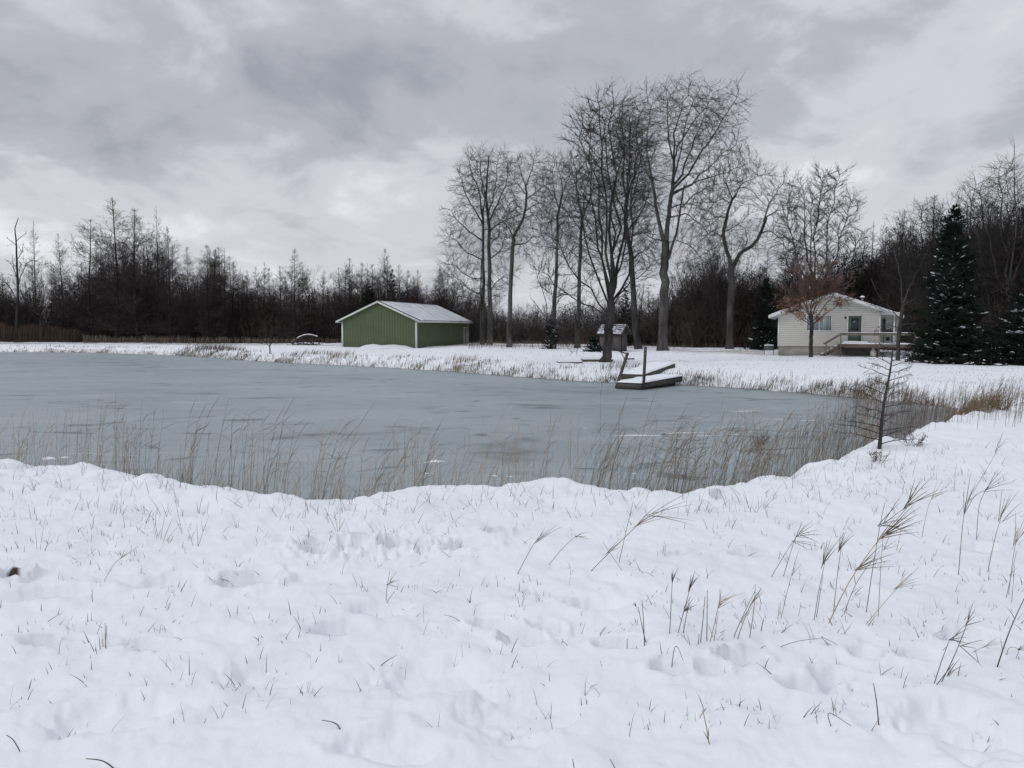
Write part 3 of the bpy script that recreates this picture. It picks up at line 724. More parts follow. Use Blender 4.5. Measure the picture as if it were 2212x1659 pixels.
def make_shed():
    p = at_y(900, 749, 88.0)
    W = 8.63; Ln = 17.6; ze = 2.93; zr = 4.83; ph = R(15); oh = .55; gz = -.25
    # local origin: left front corner
    ox = p[0]-math.cos(ph)*W; oy = p[1]+math.sin(ph)*W
    root = empty('pole_barn', (ox, oy, 0), -ph, label='green ribbed steel shed with cream trim and a snow dusted gable roof', cat='shed')
    mb = MB(); gable_panel(mb, W, gz, ze, zr, W/2, 0, .30, .03)
    # back gable, mirrored
    mb.build('gable_wall', M['green'], root)
    mb2 = MB(); gable_panel(mb2, W, gz, ze, zr, W/2, 0, .30, .03); V, Q, T = mb2.arrays(); V[:, 1] = Ln-V[:, 1]; mb = MB(); mb.add(V, Q[:, ::-1])
    mb.build('gable_wall', M['green'], root)
    n = int(Ln/.30)
    for side in (0, 1):
        mb = MB(); V = []; Q = []; s = Ln/n; prof = []
        for i in range(n): prof += [(i*s, 0), (i*s+s*.78, 0), (i*s+s*.84, .03), (i*s+s*.94, .03)]
        prof.append((Ln, 0))
        for y, o in prof:
            x = W+o if side else -o
            V += [(x, y, gz), (x, y, ze)]
        for i in range(len(prof)-1): Q.append((2*i, 2*i+2, 2*i+3, 2*i+1) if side else (2*i+1, 2*i+3, 2*i+2, 2*i))
        mb.add(V, Q)
        mb.build('side_wall', M['green'], root)
    for cx, cy in ((0, 0), (W, 0), (W, Ln), (0, Ln)):
        sx = -1 if cx == 0 else 1; sy = -1 if cy == 0 else 1
        m = MB(); a, b = sorted((cx+sx*.045, cx-sx*.12)); c, d = sorted((cy+sy*.045, cy-sy*.12))
        m.box(a, b, c, d, gz, ze-.02); m.build('corner_trim', M['ivory'], root)
    sl_ = (zr-ze)/(W/2); f = -.35; bk = Ln+.35
    for sgn in (-1, 1):
        m = MB(); xe = W/2+sgn*(W/2+oh); ze2 = zr-sl_*(W/2+oh)+.10; zr2 = zr+.10
        def slab(m, y0, y1, t0, t1):
            a = (W/2, xe) if sgn > 0 else (xe, W/2); za = (zr2, ze2) if sgn > 0 else (ze2, zr2)
            m.hexa([(a[0],y0,za[0]+t0),(a[1],y0,za[1]+t0),(a[1],y1,za[1]+t0),(a[0],y1,za[0]+t0),(a[0],y0,za[0]+t1),(a[1],y0,za[1]+t1),(a[1],y1,za[1]+t1),(a[0],y1,za[0]+t1)])
        slab(m, f, bk, 0, .09); m.build('roof', M['roof_edge'], root)
        m = MB(); slab(m, f-.03, f-.002, -.17, .03); m.build('rake_trim', M['ivory'], root)
        m = MB(); slab(m, bk+.002, bk+.03, -.17, .03); m.build('rake_trim', M['ivory'], root)
        m = MB(); e0, e1 = sorted((xe+sgn*.002, xe+sgn*.03)); m.box(e0, e1, f-.03, bk+.03, ze2-.13, ze2+.05); m.build('eave_trim', M['ivory'], root)
        m = MB(); e0, e1 = sorted((W/2+sgn*(W/2+.035), xe-sgn*.01)); m.box(e0, e1, f, bk, ze2-.12, ze2-.09); m.build('soffit', M['ivory'], root)
        m = MB(); zf = lambda x, y: zr2+.09-sl_*np.abs(x-W/2)
        a, b = sorted((W/2+sgn*.02, xe-sgn*.03)); snow_sheet(m, a, b, f+.28, bk-.02, zf, .035, 50, 110, 3+sgn, .08); m.build('roof_snow', M['roof_snow'], root, True)
    m = MB(); m.box(W/2-.16, W/2+.16, f, bk, zr+.165, zr+.215); m.build('ridge_cap', M['roof_edge'], root)
    # door at the far end of the right wall
    y0, y1 = Ln-1.75, Ln-.75
    fr = MB(); fr.box(W+.032, W+.09, y0-.1, y0, 0, 2.2); fr.box(W+.032, W+.09, y1, y1+.1, 0, 2.2); fr.box(W+.032, W+.09, y0, y1, 2.1, 2.2)
    d = MB(); d.box(W+.032, W+.06, y0, y1, 0, 2.1); do = d.build('door', M['grey_metal'], root)
    fr.build('door_frame', M['ivory'], root)
    g = MB(); g.box(W+.062, W+.07, y0+.22, y1-.22, 1.05, 1.85); g.build('pane', M['glass'], do)
    g = MB(); g.box(W+.062, W+.11, y0+.08, y0+.14, .95, 1.0); g.build('handle', M['ivory'], do)
make_shed()
# snow drift against the shed
def drift(px0, px1, Y, h, seed, lab):
    m = MB(); n = 40; a = at_y(px0, 750, Y); b = at_y(px1, 750, Y)
    xs = np.linspace(a[0], b[0], n); rows = []
    for k in range(7):
        v = k/6; yy = Y-1.3+v*2.6
        rows.append(np.stack([xs, yy+.2*vn(xs, xs*0+seed, seed), np.array([ground_z(x, yy)-.02 for x in xs])+h*math.sin(math.pi*v)**1.2*np.clip(1-np.abs(np.linspace(-1, 1, n))**4, 0, 1)*(1+.3*fbm(xs*.8, xs*0+k*.3, 3, seed))], -1))
    V = np.array(rows).reshape(-1, 3); ii = np.arange(7*n).reshape(7, n)
    m.add(V, np.stack([ii[:-1, :-1], ii[:-1, 1:], ii[1:, 1:], ii[1:, :-1]], -1).reshape(-1, 4))
    tag(m.build('snow_drift', M['snow'], None, True), lab, None, None, 'structure')
drift(775, 895, 88.3, .36, 5, 'low snow drift against the green shed')
drift(612, 712, 105.6, .30, 8, 'lumpy snow around the fallen log')

# ============================================================ HOUSE
def make_house():
    ox, oy = 574/1791*63.5, 63.5; ph = R(20); gz = .05
    root = empty('white_cottage', (ox, oy, gz), -ph, label='cream vinyl sided cottage with a low gable roof and a green door', cat='house')
    W1 = 7.12; W2 = 8.02; zs = .62; ze = 3.08; xr = 3.9; zr = 4.48; D = 11.0; sl_ = (zr-ze)/xr
    top = lambda x: zr+.0-sl_*abs(x-xr)
    def clap(mb, x0, x1, y, z0, z1, exp_=.155, gable=True):
        k = int((z1-z0)/exp_)+1
        for i in range(k):
            za = z0+i*exp_; zb = min(za+exp_, z1)
            if gable:
                lim = lambda z: (max(x0, xr-(zr-z)/sl_), min(x1, xr+(zr-z)/sl_))
            else: lim = lambda z: (x0, x1)
            a0, a1 = lim(za); b0, b1 = lim(zb)
            if a1-a0 < .02: continue
            if b1 < b0: b0 = b1 = (a0+a1)/2
            mb.add([(a0, y-.021, za), (a1, y-.021, za), (b1, y-.002, zb), (b0, y-.002, zb), (a0, y, za), (a1, y, za)], [(0,1,2,3), (4,5,1,0)])
    m = MB(); clap(m, 0, W1, 0, zs, zr); m.build('front_wall', M['siding'], root)
    m = MB(); m.box(0, W1, .003, D, zs, ze); m.box(W1, W2+.6, 1.9, D, zs, 2.9); m.build('wall_core', M['siding'], root)
    m = MB(); clap(m, W1, W2+.55, 1.885, .9, 3.0, gable=False); m.build('porch_wall', M['siding_shade'], root)
    # side walls
    for x, sx in ((0, -1), ):
        m = MB()
        for i in range(22):
            za = zs+i*.115; zb = za+.115
            m.add([(x+sx*.02, 0, za), (x+sx*.02, D, za), (x+sx*.002, D, zb), (x+sx*.002, 0, zb)], [(3,2,1,0)])
        m.build('side_wall', M['siding'], root)
    m = MB(); m.box(.03, W1-.02, .03, D-.1, -.4, zs-.002); m.build('foundation', M['concrete'], root)
    for x0, x1, y0, y1, z0, z1 in ((-.03,.07,-.035,.07,zs-.03,ze), (W1-.07,W1+.03,-.035,.07,zs+.0,3.2), (W2,W2+.11,-.035,.08,.9,2.95)):
        m = MB(); m.box(x0, x1, y0, y1, z0, z1); m.build('corner_board', M['white_trim'], root)
    m = MB(); m.box(W1, 8.5, -.02, .0, 2.95, 3.15); m.build('porch_beam', M['white_trim'], root)
    f = -.55; b = D+.4
    for sgn in (-1, 1):
        xe = -.68 if sgn < 0 else 8.62
        t = lambda x: zr+.06-sl_*abs(x-xr)
        a = (xr, xe) if sgn > 0 else (xe, xr)
        def slab(m, y0, y1, t0, t1, e=0):
            m.hexa([(a[0],y0,t(a[0])+t0),(a[1],y0,t(a[1])+t0),(a[1],y1,t(a[1])+t0),(a[0],y1,t(a[0])+t0),(a[0],y0,t(a[0])+t1),(a[1],y0,t(a[1])+t1),(a[1],y1,t(a[1])+t1),(a[0],y1,t(a[0])+t1)])
        m = MB(); slab(m, f, b, .01, .09); m.build('roof', M['weather'], root)
        m = MB(); slab(m, f-.03, f-.002, -.15, .07); m.build('rake_board', M['white_trim'], root)
        m = MB(); slab(m, f, b, -.04, .007); m.build('soffit', M['white_trim'], root)
        e0, e1 = sorted((xe+sgn*.002, xe+sgn*.03))
        m = MB(); m.box(e0, e1, f-.03, b, t(xe)-.15, t(xe)+.07); m.build('eave_board', M['white_trim'], root)
        m = MB(); q0, q1 = sorted((xr+sgn*.01, xe-sgn*.01)); snow_sheet(m, q0, q1, f-.02, b, lambda x, y: t(0)*0+zr+.06+.09-sl_*np.abs(x-xr), .07, 40, 60, 8+sgn, .03)
        m.build('roof_snow', M['snow'], root, True)
    m = MB(); m.tubes([(6.0,2.6,3.7),(6.0,2.6,4.35)], [.09,.09], 12); c = m.build('vent_pipe', M['grey_metal'], root, True)
    m = MB(); m.tubes([(6.0,2.6,4.36),(6.0,2.6,4.40),(6.0,2.6,4.47)], [.19,.17,.06], 12); m.build('vent_cap', M['snow'], c, True)
    # window
    x0, x1, z0, z1 = 2.07, 3.77, 1.82, 2.9
    fr = MB(); w = .07
    fr.box(x0-w, x1+w, -.055, -.021, z1, z1+w); fr.box(x0-w, x1+w, -.065, -.021, z0-w, z0); fr.box(x0-w, x0, -.055, -.021, z0, z1); fr.box(x1, x1+w, -.055, -.021, z0, z1)
    fr.box((x0+x1)/2-.03, (x0+x1)/2+.03, -.05, -.021, z0, z1)
    wo = fr.build('window', M['white_trim'], root)
    g = MB(); g.box(x0, (x0+x1)/2-.03, -.032, -.024, z0, z1); g.box((x0+x1)/2+.03, x1, -.032, -.024, z0, z1); g.build('pane', M['curtain'], wo)
    # door
    x0, x1, z0, z1 = 4.95, 5.86, .91, 2.90
    fr = MB(); w = .075; fr.box(x0-w, x0, -.06, -.021, z0, z1); fr.box(x1, x1+w, -.06, -.021, z0, z1); fr.box(x0-w, x1+w, -.06, -.021, z1, z1+w); fr.build('door_frame', M['white_trim'], root)
    d = MB(); d.box(x0, x1, -.04, -.021, z0, z1); do = d.build('door', M['green_door'], root)
    d = MB(); d.box(x0+.14, x1-.14, -.055, -.041, z0+.15, z0+.62); d.box(x0+.16, x1-.16, -.055, -.041, 1.72, 1.80); d.box(x0+.16, x1-.16, -.055, -.041, 2.72, 2.78)
    d.box(x0+.16, x0+.22, -.055, -.041, 1.80, 2.72); d.box(x1-.22, x1-.16, -.055, -.041, 1.80, 2.72); d.build('door_panel', M['green_door'], do)
    d = MB(); d.box(x0+.22, x1-.22, -.05, -.042, 1.80, 2.72); d.build('pane', M['glass'], do)
    d = MB(); d.tubes([(x0+.06,-.04,1.85),(x0+.06,-.1,1.85)], [.03,.035], 8); d.build('handle', M['black'], do)
    # lamp beside the door
    d = MB(); d.tubes([(4.74,-.02,2.78),(4.74,-.09,2.78),(4.74,-.16,2.74),(4.74,-.18,2.68)], [.06,.075,.07,.04], 10); d.build('porch_lamp', M['black'], root, True)
    # recessed windows
    for xa, xb in ((7.42, 7.62), (8.16, 8.34)):
        fr = MB(); fr.box(xa-.05, xb+.05, 1.84, 1.864, 1.5, 2.75); wo = fr.build('window', M['siding_shade'], root)
        g = MB(); g.box(xa, xb, 1.82, 1.838, 1.56, 2.7); g.build('pane', M['glass'], wo)
    # deck
    dk = empty('wooden_deck', (0, 0, 0), 0, label='reddish brown raised deck with railing and steps in front of the green door', cat='deck')
    dk.location = (ox, oy, gz); dk.rotation_euler = (0, 0, -ph)
    dx0, dx1, dy0 = 4.34, 9.3, -2.3; zt = .85
    m = MB()
    for i in range(int((0-.03-dy0)/.145)):
        y = dy0+i*.145; m.box(dx0, dx1, y, y+.138, zt-.04, zt)
    m.build('deck_boards', M['deckwood'], dk)
    m = MB(); m.box(dx0-.0, dx1, dy0-.045, dy0-.003, zt-.27, zt-.005); m.box(dx0-.045, dx0-.003, dy0-.045, -.03, zt-.27, zt-.005); m.build('fascia', M['deckwood'], dk)
    for x in (dx0+.06, 6.95, dx1-.1):
        m = MB(); m.box(x-.05, x+.05, dy0+.0, dy0+.1, -.5, zt-.045); m.build('support_post', M['deckwood'], dk)
        m = MB(); m.box(x-.045, x+.045, dy0-.14, dy0-.05, zt-.25, zt+.76); m.build('rail_post', M['handrail'], dk)
    m = MB(); m.box(dx0-.02, dx1, dy0-.17, dy0-.03, zt+.765, zt+.805); m.box(dx0+.12, dx1, dy0-.12, dy0-.08, zt+.62, zt+.76); m.build('handrail', M['handrail'], dk)
    m = MB(); m.beam((dx0-.0, dy0-.1, zt+.75), (3.17, dy0-.1, zt-.03), .12, .05); m.beam((dx0, dy0-.1, zt+.64), (3.3, dy0-.1, zt-.02), .04, .1); m.build('stair_rail', M['handrail'], dk)
    m = MB(); m.box(3.38, 3.47, dy0-.14, dy0-.05, -.25, zt-.02); m.build('rail_post', M['handrail'], dk)
    m = MB(); snow_sheet(m, dx0-.02, dx1, dy0-.16, dy0-.04, lambda x, y: x*0+zt+.807, .03, 60, 4, 3, .0)
    snow_sheet(m, dx0+.03, dx1-.03, dy0+.02, -.08, lambda x, y: x*0+zt, .07, 50, 24, 4, .03)
    snow_sheet(m, 4.6, 6.3, -1.5, -.1, lambda x, y: x*0+zt+.05, .13, 24, 14, 14, .05)
    m.build('deck_snow', M['snow'], dk, True)
    for i in range(4):
        xb = dx0-.05-.30*(i+1); z = zt-.18*(i+1)
        m = MB(); m.box(xb, xb+.30, dy0+.05, dy0+1.15, z-.04, z); m.box(xb+.27, xb+.30, dy0+.05, dy0+1.15, z-.18, z-.04); so_ = m.build('step', M['deckwood'], dk)
        m = MB(); snow_sheet(m, xb+.01, xb+.27, dy0+.07, dy0+1.13, lambda x, y: x*0+z, .05, 8, 14, i+20, .01); m.build('step_snow', M['snow'], so_, True)
    m = MB(); m.hexa([(3.0,dy0,-.1),(3.3,dy0,-.1),(3.3,dy0+.04,-.1),(3.0,dy0+.04,-.1),(3.0,dy0,.05),(3.3,dy0,.18),(3.3,dy0+.04,.18),(3.0,dy0+.04,.05)])
    m.hexa([(3.3,dy0,-.1),(dx0-.05,dy0,.50),(dx0-.05,dy0+.04,.50),(3.3,dy0+.04,-.1),(3.3,dy0,.18),(dx0-.05,dy0,.80),(dx0-.05,dy0+.04,.80),(3.3,dy0+.04,.18)]); m.build('stringer', M['deckwood'], dk)
    T = lambda x, y, z: (ox+math.cos(ph)*x+math.sin(ph)*y, oy-math.sin(ph)*x+math.cos(ph)*y, gz+z)
    # grill on the deck
    g = empty('barbecue_grill', T(7.55, -1.5, zt+.055), -ph, label='small black barbecue grill standing on the deck beside the rail', cat='barbecue')
    for sx in (-1, 1):
        for sy in (-1, 1):
            m = MB(); m.tubes([(sx*.28, sy*.2, 0), (sx*.26, sy*.18, .7)], [.018, .018], 6); m.build('leg', M['black'], g)
    m = MB(); m.box(-.32, .32, -.22, .22, .60, .76); m.build('fire_box', M['black'], g)
    m = MB(); m.box(-.29, .29, -.19, .19, .18, .2); m.build('shelf', M['black'], g)
    m = MB(); m.tubes([(-.33,0,.77),(-.3,0,.8),(0,0,.83),(.3,0,.8),(.33,0,.77)], [.03,.16,.19,.16,.03], 12); m.build('lid', M['black'], g, True)
    m = MB(); m.tubes([(0,0,.2),(0,0,.25),(0,0,.42),(0,0,.47)], [.1,.14,.14,.04], 12); m.build('gas_bottle', M['black'], g, True)
    # tank under the deck
    p = T(6.6, -2.0, 0); zg = ground_z(p[0], p[1])
    t = empty('propane_tank', (p[0], p[1], zg-.02), 0, label='off-white propane tank standing in the snow under the deck', cat='gas tank')
    m = MB(); m.tubes([(0,0,.02),(0,0,.08),(0,0,.2),(0,0,.42),(0,0,.52),(0,0,.56)], [.10,.19,.21,.21,.16,.05], 14); m.build('body', M['tank'], t, True)
    m = MB(); m.tubes([(0,0,.53),(0,0,.66)], [.1,.1], 12); m.build('collar', M['tank'], t, True)
make_house()

# ============================================================ HUT
def make_hut():
    Y = 74.; ph = R(38); L_ = 2.05; Wd = 1.35; h = 1.72; rise = .62
    p = at_y(1338, 758, Y)       # near (right front) corner
    ox = p[0]-math.cos(ph)*L_; oy = p[1]+math.sin(ph)*L_
    r = empty('wooden_hut', (ox, oy, -.02), -ph, label='small weathered board hut with a snowy shingle roof behind the large multi-stemmed tree', cat='hut')
    m = MB(); n = 13
    for i in range(n):
        a = L_*i/n; b = L_*(i+1)/n-.012; m.box(a, b, 0, .025, -.1, h)
    m.box(.01, L_-.02, .026, .035, -.08, h-.02)
    m.build('side_wall', M['hutwood'], r)
    o = r.children[-1].copy(); COL.objects.link(o); o.location = (0, Wd-.04, 0)
    m = MB(); mb_ = MB(); n = 9
    for i in range(n):
        a = .026+(Wd-.052)*i/n; b = .026+(Wd-.052)*(i+1)/n-.012
        za = h+rise*(1-abs(a/Wd*2-1)); zb = h+rise*(1-abs(b/Wd*2-1))
        for x in (L_-.025, 0):
            if x and .38 < (a+b)/2 < .95: continue
            (m if x else mb_).hexa([(x,a,-.1),(x+.025,a,-.1),(x+.025,b,-.1),(x,b,-.1),(x,a,za),(x+.025,a,za),(x+.025,b,zb),(x,b,zb)])
    m.box(L_-.025, L_, .38, .97, 1.72, 1.95)
    m.build('gable_wall', M['hutwood'], r); mb_.build('gable_wall', M['hutwood'], r)
    m = MB()
    for i in range(4): m.box(L_-.018, L_+.012, .40+i*.14, .535+i*.14, 0, 1.70)
    d = m.build('door', M['hutwood'], r)
    
    for zb_ in (.3, 1.35):
        m = MB(); m.box(L_+.013, L_+.03, .42, .95, zb_, zb_+.1); m.build('door_batten', M['weather'], d)
    for sgn in (-1, 1):
        ye = Wd/2+sgn*(Wd/2+.28); zt = h+rise+.03; sl_ = rise/(Wd/2); z_e = zt-sl_*(Wd/2+.28)
        a, b = (Wd/2, ye) if sgn > 0 else (ye, Wd/2); za, zb = (zt, z_e) if sgn > 0 else (z_e, zt)
        m = MB(); m.hexa([(-.25,a,za),(L_+.33,a,za),(L_+.33,b,zb),(-.25,b,zb),(-.25,a,za+.06),(L_+.33,a,za+.06),(L_+.33,b,zb+.06),(-.25,b,zb+.06)]); m.build('roof', M['weather'], r)
        m = MB()
        for k in range(5):
            q0 = k/5+.02; q1 = (k+1)/5-.05
            y0 = Wd/2+sgn*(Wd/2+.28)*q0; y1 = Wd/2+sgn*(Wd/2+.28)*q1; a, b = sorted((y0, y1))
            snow_sheet(m, -.24, L_+.32, a, b, lambda x, y: zt+.06-sl_*np.abs(y-Wd/2), .028, 40, 5, 30+k, .05)
        m.build('roof_snow', M['dusty_snow'], r, True)
        m = MB(); m.beam((L_+.345, Wd/2, zt+.0), (L_+.345, ye, z_e+.0), .03, .14); m.build('bargeboard', M['hutwood'], r)
make_hut()

# ============================================================ DOCK, RAMP, PLATFORMS
def make_dock():
    u = np.array([.607, .795]); ph = math.atan2(u[1], u[0])    # long axis
    B = np.array([5.49, 35.1])
    r = empty('floating_dock', (B[0], B[1], -.6), ph, label='weathered wooden dock under snow frozen into the pond ice, with two leaning posts', cat='dock')
    L_ = 3.9; W = 1.18
    tz = lambda x: .03+.035*x
    def sl(m, x0, x1, y0, y1, a, b):
        m.hexa([(x0,y0,tz(x0)+a),(x1,y0,tz(x1)+a),(x1,y1,tz(x1)+a),(x0,y1,tz(x0)+a),(x0,y0,tz(x0)+b),(x1,y0,tz(x1)+b),(x1,y1,tz(x1)+b),(x0,y1,tz(x0)+b)])
    m = MB(); sl(m, 0, L_, 0, .05, 0, .22); m.build('side_board', M['weather'], r)
    m = MB(); sl(m, 0, L_, W-.05, W, 0, .22); m.build('side_board', M['weather'], r)
    m = MB(); sl(m, -.05, 0, -.02, W+.02, -.02, .22); m.build('end_board', M['weather'], r)
    m = MB(); sl(m, L_, L_+.05, 0, W, 0, .22); m.build('end_board', M['weather'], r)
    m = MB()
    for i in range(27):
        a = i*L_/27; sl(m, a, a+L_/27-.01, -.02, W+.02, .221, .26)
    m.build('deck_plank', M['weather'], r)
    m = MB(); m.box(.5, L_-.3, .2, W-.2, -.01, .12); m.build('float', M['black'], r)
    m = MB(); snow_sheet(m, -.04, L_+.03, -.03, W+.03, lambda x, y: tz(x)+.26, .085, 60, 22, 3, .02); m.build('snow_layer', M['snow'], r, True)
    def post(name, local, top_px, Y, w):
        c, s = math.cos(ph), math.sin(ph)
        wx = B[0]+c*local[0]-s*local[1]; wy = B[1]+s*local[0]+c*local[1]
        tp = at_y(top_px[0], top_px[1], Y); d = tp-np.array([wx, wy, -.6])
        lx = c*d[0]+s*d[1]; ly = -s*d[0]+c*d[1]
        m = MB(); m.beam((local[0], local[1], .02), (local[0]+lx, local[1]+ly, d[2]), w, w*.9, up=(.3,1,.1))
        return m.build(name, M['weather'], r), (local[0]+lx, local[1]+ly, d[2])
    post('post', (.05, -.07), (1394.5, 749), 35.15, .095)
    _, tp = post('post', (.05, W+.08), (1356, 762), 36.3, .10)
    m = MB(); c, s = math.cos(ph), math.sin(ph)
    e = at_y(1321, 752, 36.9)-np.array([B[0], B[1], -.6]); e = (c*e[0]+s*e[1], -s*e[0]+c*e[1], e[2])
    tp2 = (tp[0], tp[1]+.02, tp[2]-.06)
    m.tubes([tp2, e], [.032, .032], 8); md = [(tp2[i]*.55+e[i]*.45) for i in range(3)]
    k = (tp[0]-.02, tp[1], tp[2]-.45); m.tubes([md, k], [.018, .018], 6); m.build('pipe_rail', M['black'], r, True)
make_dock()
def make_ramp():
    ph = math.atan2(.795, .607)
    r = empty('ramp', (6.25, 39.3, -.40), ph, label='snow covered plank ramp rising from the ice to the bank behind the dock', cat='ramp')
    W = 1.2; L_ = 3.3; s = .13
    def sl(m, x0, x1, y0, y1, a, b):
        m.hexa([(x0,y0,s*x0+a),(x1,y0,s*x1+a),(x1,y1,s*x1+a),(x0,y1,s*x0+a),(x0,y0,s*x0+b),(x1,y0,s*x1+b),(x1,y1,s*x1+b),(x0,y1,s*x0+b)])
    m = MB(); sl(m, 0, L_, W-.05, W, -.05, .19); m.build('side_board', M['weather'], r)
    m = MB(); sl(m, 0, L_, 0, .05, -.05, .19); m.build('side_board', M['weather'], r)
    m = MB(); sl(m, -.045, -.002, 0, W, -.05, .19); m.build('end_board', M['weather'], r)
    m = MB()
    for i in range(32): sl(m, i*L_/32, (i+1)*L_/32-.01, -.01, W+.01, .191, .225)
    m.build('plank', M['weather'], r)
    m = MB(); snow_sheet(m, -.03, L_, -.03, W+.03, lambda x, y: s*x+.225, .11, 60, 18, 5, .02); m.build('snow_layer', M['snow'], r, True)
make_ramp()
def platform(x0, x1, y0, y1, zt, label, rz=0, seed=0):
    r = empty('plank_platform', (x0, y0, zt-.16), rz, label=label, cat='platform', group='old dock sections lying on the bank')
    W = x1-x0; D = y1-y0
    m = MB(); m.box(0, W, 0, .05, 0, .12); m.box(0, W, D-.05, D, 0, .12); m.box(0, .05, .05, D-.05, 0, .12); m.box(W-.05, W, .05, D-.05, 0, .12); m.build('frame', M['weather'], r)
    m = MB(); n = max(3, int(D/.15))
    for i in range(n): m.box(-.04, W+.04, i*D/n, (i+1)*D/n-.01, .121, .155)
    m.build('plank', M['weather'], r)
    m = MB(); snow_sheet(m, -.03, W+.03, .06, D, lambda x, y: x*0+.155, .07, 24, 16, seed, .02); m.build('snow_layer', M['snow'], r, True)
platform(2.72, 4.05, 47.6, 49.2, .09, 'snow topped plank section lying left of its neighbour beside the pond-side tree', .02, 51)
platform(4.25, 6.0, 49.4, 51.6, .17, 'snow topped plank section lying behind the trunk of the pond-side tree', -.03, 52)
m = MB(); m.beam((3.0,47.2,-.02), (4.1,47.1,.0), .2, .07)
tag(m.build('loose_board', M['weather']), 'dark loose board half buried in snow in front of the left plank section', 'board')
m = MB(); m.beam((6.95,51.5,.12), (7.6,51.6,.13), .15, .08)
tag(m.build('loose_board', M['weather']), 'short dark board in the snow right of the pond-side tree', 'board')
def make_stand():
    p = at_y(1661, 766, 66.); gz = ground_z(p[0], p[1])
    r = empty('wire_basket_stand', (p[0], p[1], gz-.02), -.3, label='small dark wire basket on two thin legs left of the cottage', cat='stand')
    for x in (-.34, .34):
        m = MB(); m.tubes([(x,0,0),(x,0,.78)], [.022,.022], 6); m.build('leg', M['black'], r)
    m = MB(); 
    for z in (.42, .5, .58, .66, .74): m.beam((-.37,-.16,z), (.37,-.16,z), .012, .03); m.beam((-.37,.16,z), (.37,.16,z), .012, .03)
    for x in (-.37,-.2,0,.2,.37): m.beam((x,-.16,.42), (x,-.16,.76), .02, .02); m.beam((x,.16,.42), (x,.16,.76), .02, .02)
    m.box(-.36,.36,-.14,.14,.42,.44); m.box(-.33,.33,-.13,.13,.45,.70); m.build('basket', M['grey_metal'], r)
    m = MB(); snow_sheet(m, -.38, .38, -.18, .18, lambda x, y: x*0+.765, .06, 14, 8, 9, .01); m.build('snow_cap', M['snow'], r, True)
make_stand()

# ============================================================ BIG BARE TREES
def spec_cotton(n1, l1=.42, w=.022, a=34, ball=2.1, **k):
    d = dict(n=int(430*n1), ball=ball*1.12, kill=.46, step=.34, up=.26, keep=1.15, noise=.07, tip=.0095, tw=w*.8, tl=.8, per=2, sub=2, ang=a-6); d.update(k); return d
def ptree(name, Y, base_px, trunks, limbs, spec, label, group=None, seed=1, bark='bark_grey', twig='twig', dy=.5, dl=1.0, cat='tree'):
    g = np.random.default_rng(seed)
    b = at_y(base_px[0], base_px[1], Y); gz = ground_z(b[0], b[1]); b[2] = gz-.15
    def conv(path, w0, w1, spread, side=0):
        out = []; n = len(path); s = side if side else (g.random()*2-1)*spread
        for i, (x, y) in enumerate(path):
            q = at_y(x, y, Y+s*i/(n-1)*np.linalg.norm(np.array(path[0])-np.array(path[-1]))/FX*Y); out.append(q-b)
        if path[0] == base_px: out[0] = np.array([0, 0, 0.])
        return (out, w0/FX*Y/2, w1/FX*Y/2)
    T = [conv(p, a, c, .04) for p, a, c in trunks]
    Lm = [conv(p, a, c, .5) for p, a, c in limbs]
    return bare_tree(name, b, T, Lm, spec, label, cat, group, bark, twig, seed)

G1 = 'tall bare trees standing beyond the pond'
# twin-trunk tree right of the shed
ptree('bare_tree', 100, (1058,746), [([(1058,746),(1058,660),(1057,560),(1056,480),(1050,430),(1052,380),(1056,335)],11,2)],
 [([(1056,480),(1075,440),(1090,400),(1098,350)],5,1.2),([(1058,500),(1085,478),(1108,470),(1125,462)],4,1),([(1057,560),(1078,545),(1090,520),(1112,505)],4,1),
  ([(1054,440),(1045,410),(1040,370),(1036,330)],4,1),([(1058,650),(1064,620),(1082,600),(1110,588)],3.5,1),([(1055,460),(1068,420),(1072,380),(1078,330)],4,1),([(1057,530),(1075,510),(1085,470),(1110,430)],3,1)],
 spec_cotton(9, .45, .024), 'tall bare tree just right of the green shed, its slim straight trunk forking high up', G1, 21)
ptree('bare_tree', 101, (1043,746), [([(1043,746),(1044,660),(1044,560),(1044,490),(1040,450)],8,4),([(1038,745),(1039,640),(1040,560)],4,2.5)],
 [([(1044,490),(1025,450),(1005,420),(995,380)],5,1),([(1042,470),(1035,420),(1020,380),(1015,340)],5,1),([(1044,520),(1015,500),(990,480),(972,450)],4.5,1),
  ([(1044,560),(1010,545),(985,520),(968,510)],4,1),([(1042,600),(1015,600),(985,575),(965,570)],3.5,1),([(1043,640),(1015,625),(985,600),(962,590)],3.5,1),([(1041,650),(1020,650),(1000,640),(975,640)],3,1),([(1044,480),(1046,430),(1038,380),(1040,345)],4,1)],
 spec_cotton(9, .45, .024), 'leaning twin of the shed-side tree, crown swept out to the left over the shed', G1, 22)
ptree('bare_tree', 88, (1100,752), [([(1100,752),(1101,680),(1104,600),(1108,540),(1109,512)],11,7),([(1109,512),(1122,488),(1133,462),(1137,430),(1136,400)],7,4)],
 [([(1136,400),(1148,370),(1152,348)],3.5,1),([(1136,405),(1128,380),(1118,352)],3.5,1),([(1137,430),(1165,410),(1185,395)],3.5,1),([(1109,530),(1135,525),(1155,510),(1185,525)],4,1),
  ([(1107,512),(1100,495),(1088,480),(1070,470)],4,1),([(1136,455),(1160,440),(1180,445)],3,1),([(1135,470),(1155,465),(1168,480)],3,1),([(1137,420),(1120,400),(1105,385)],3,1)],
 spec_cotton(8, .5, .021), 'bare tree with a crooked trunk that kinks to the right halfway up', G1, 23)
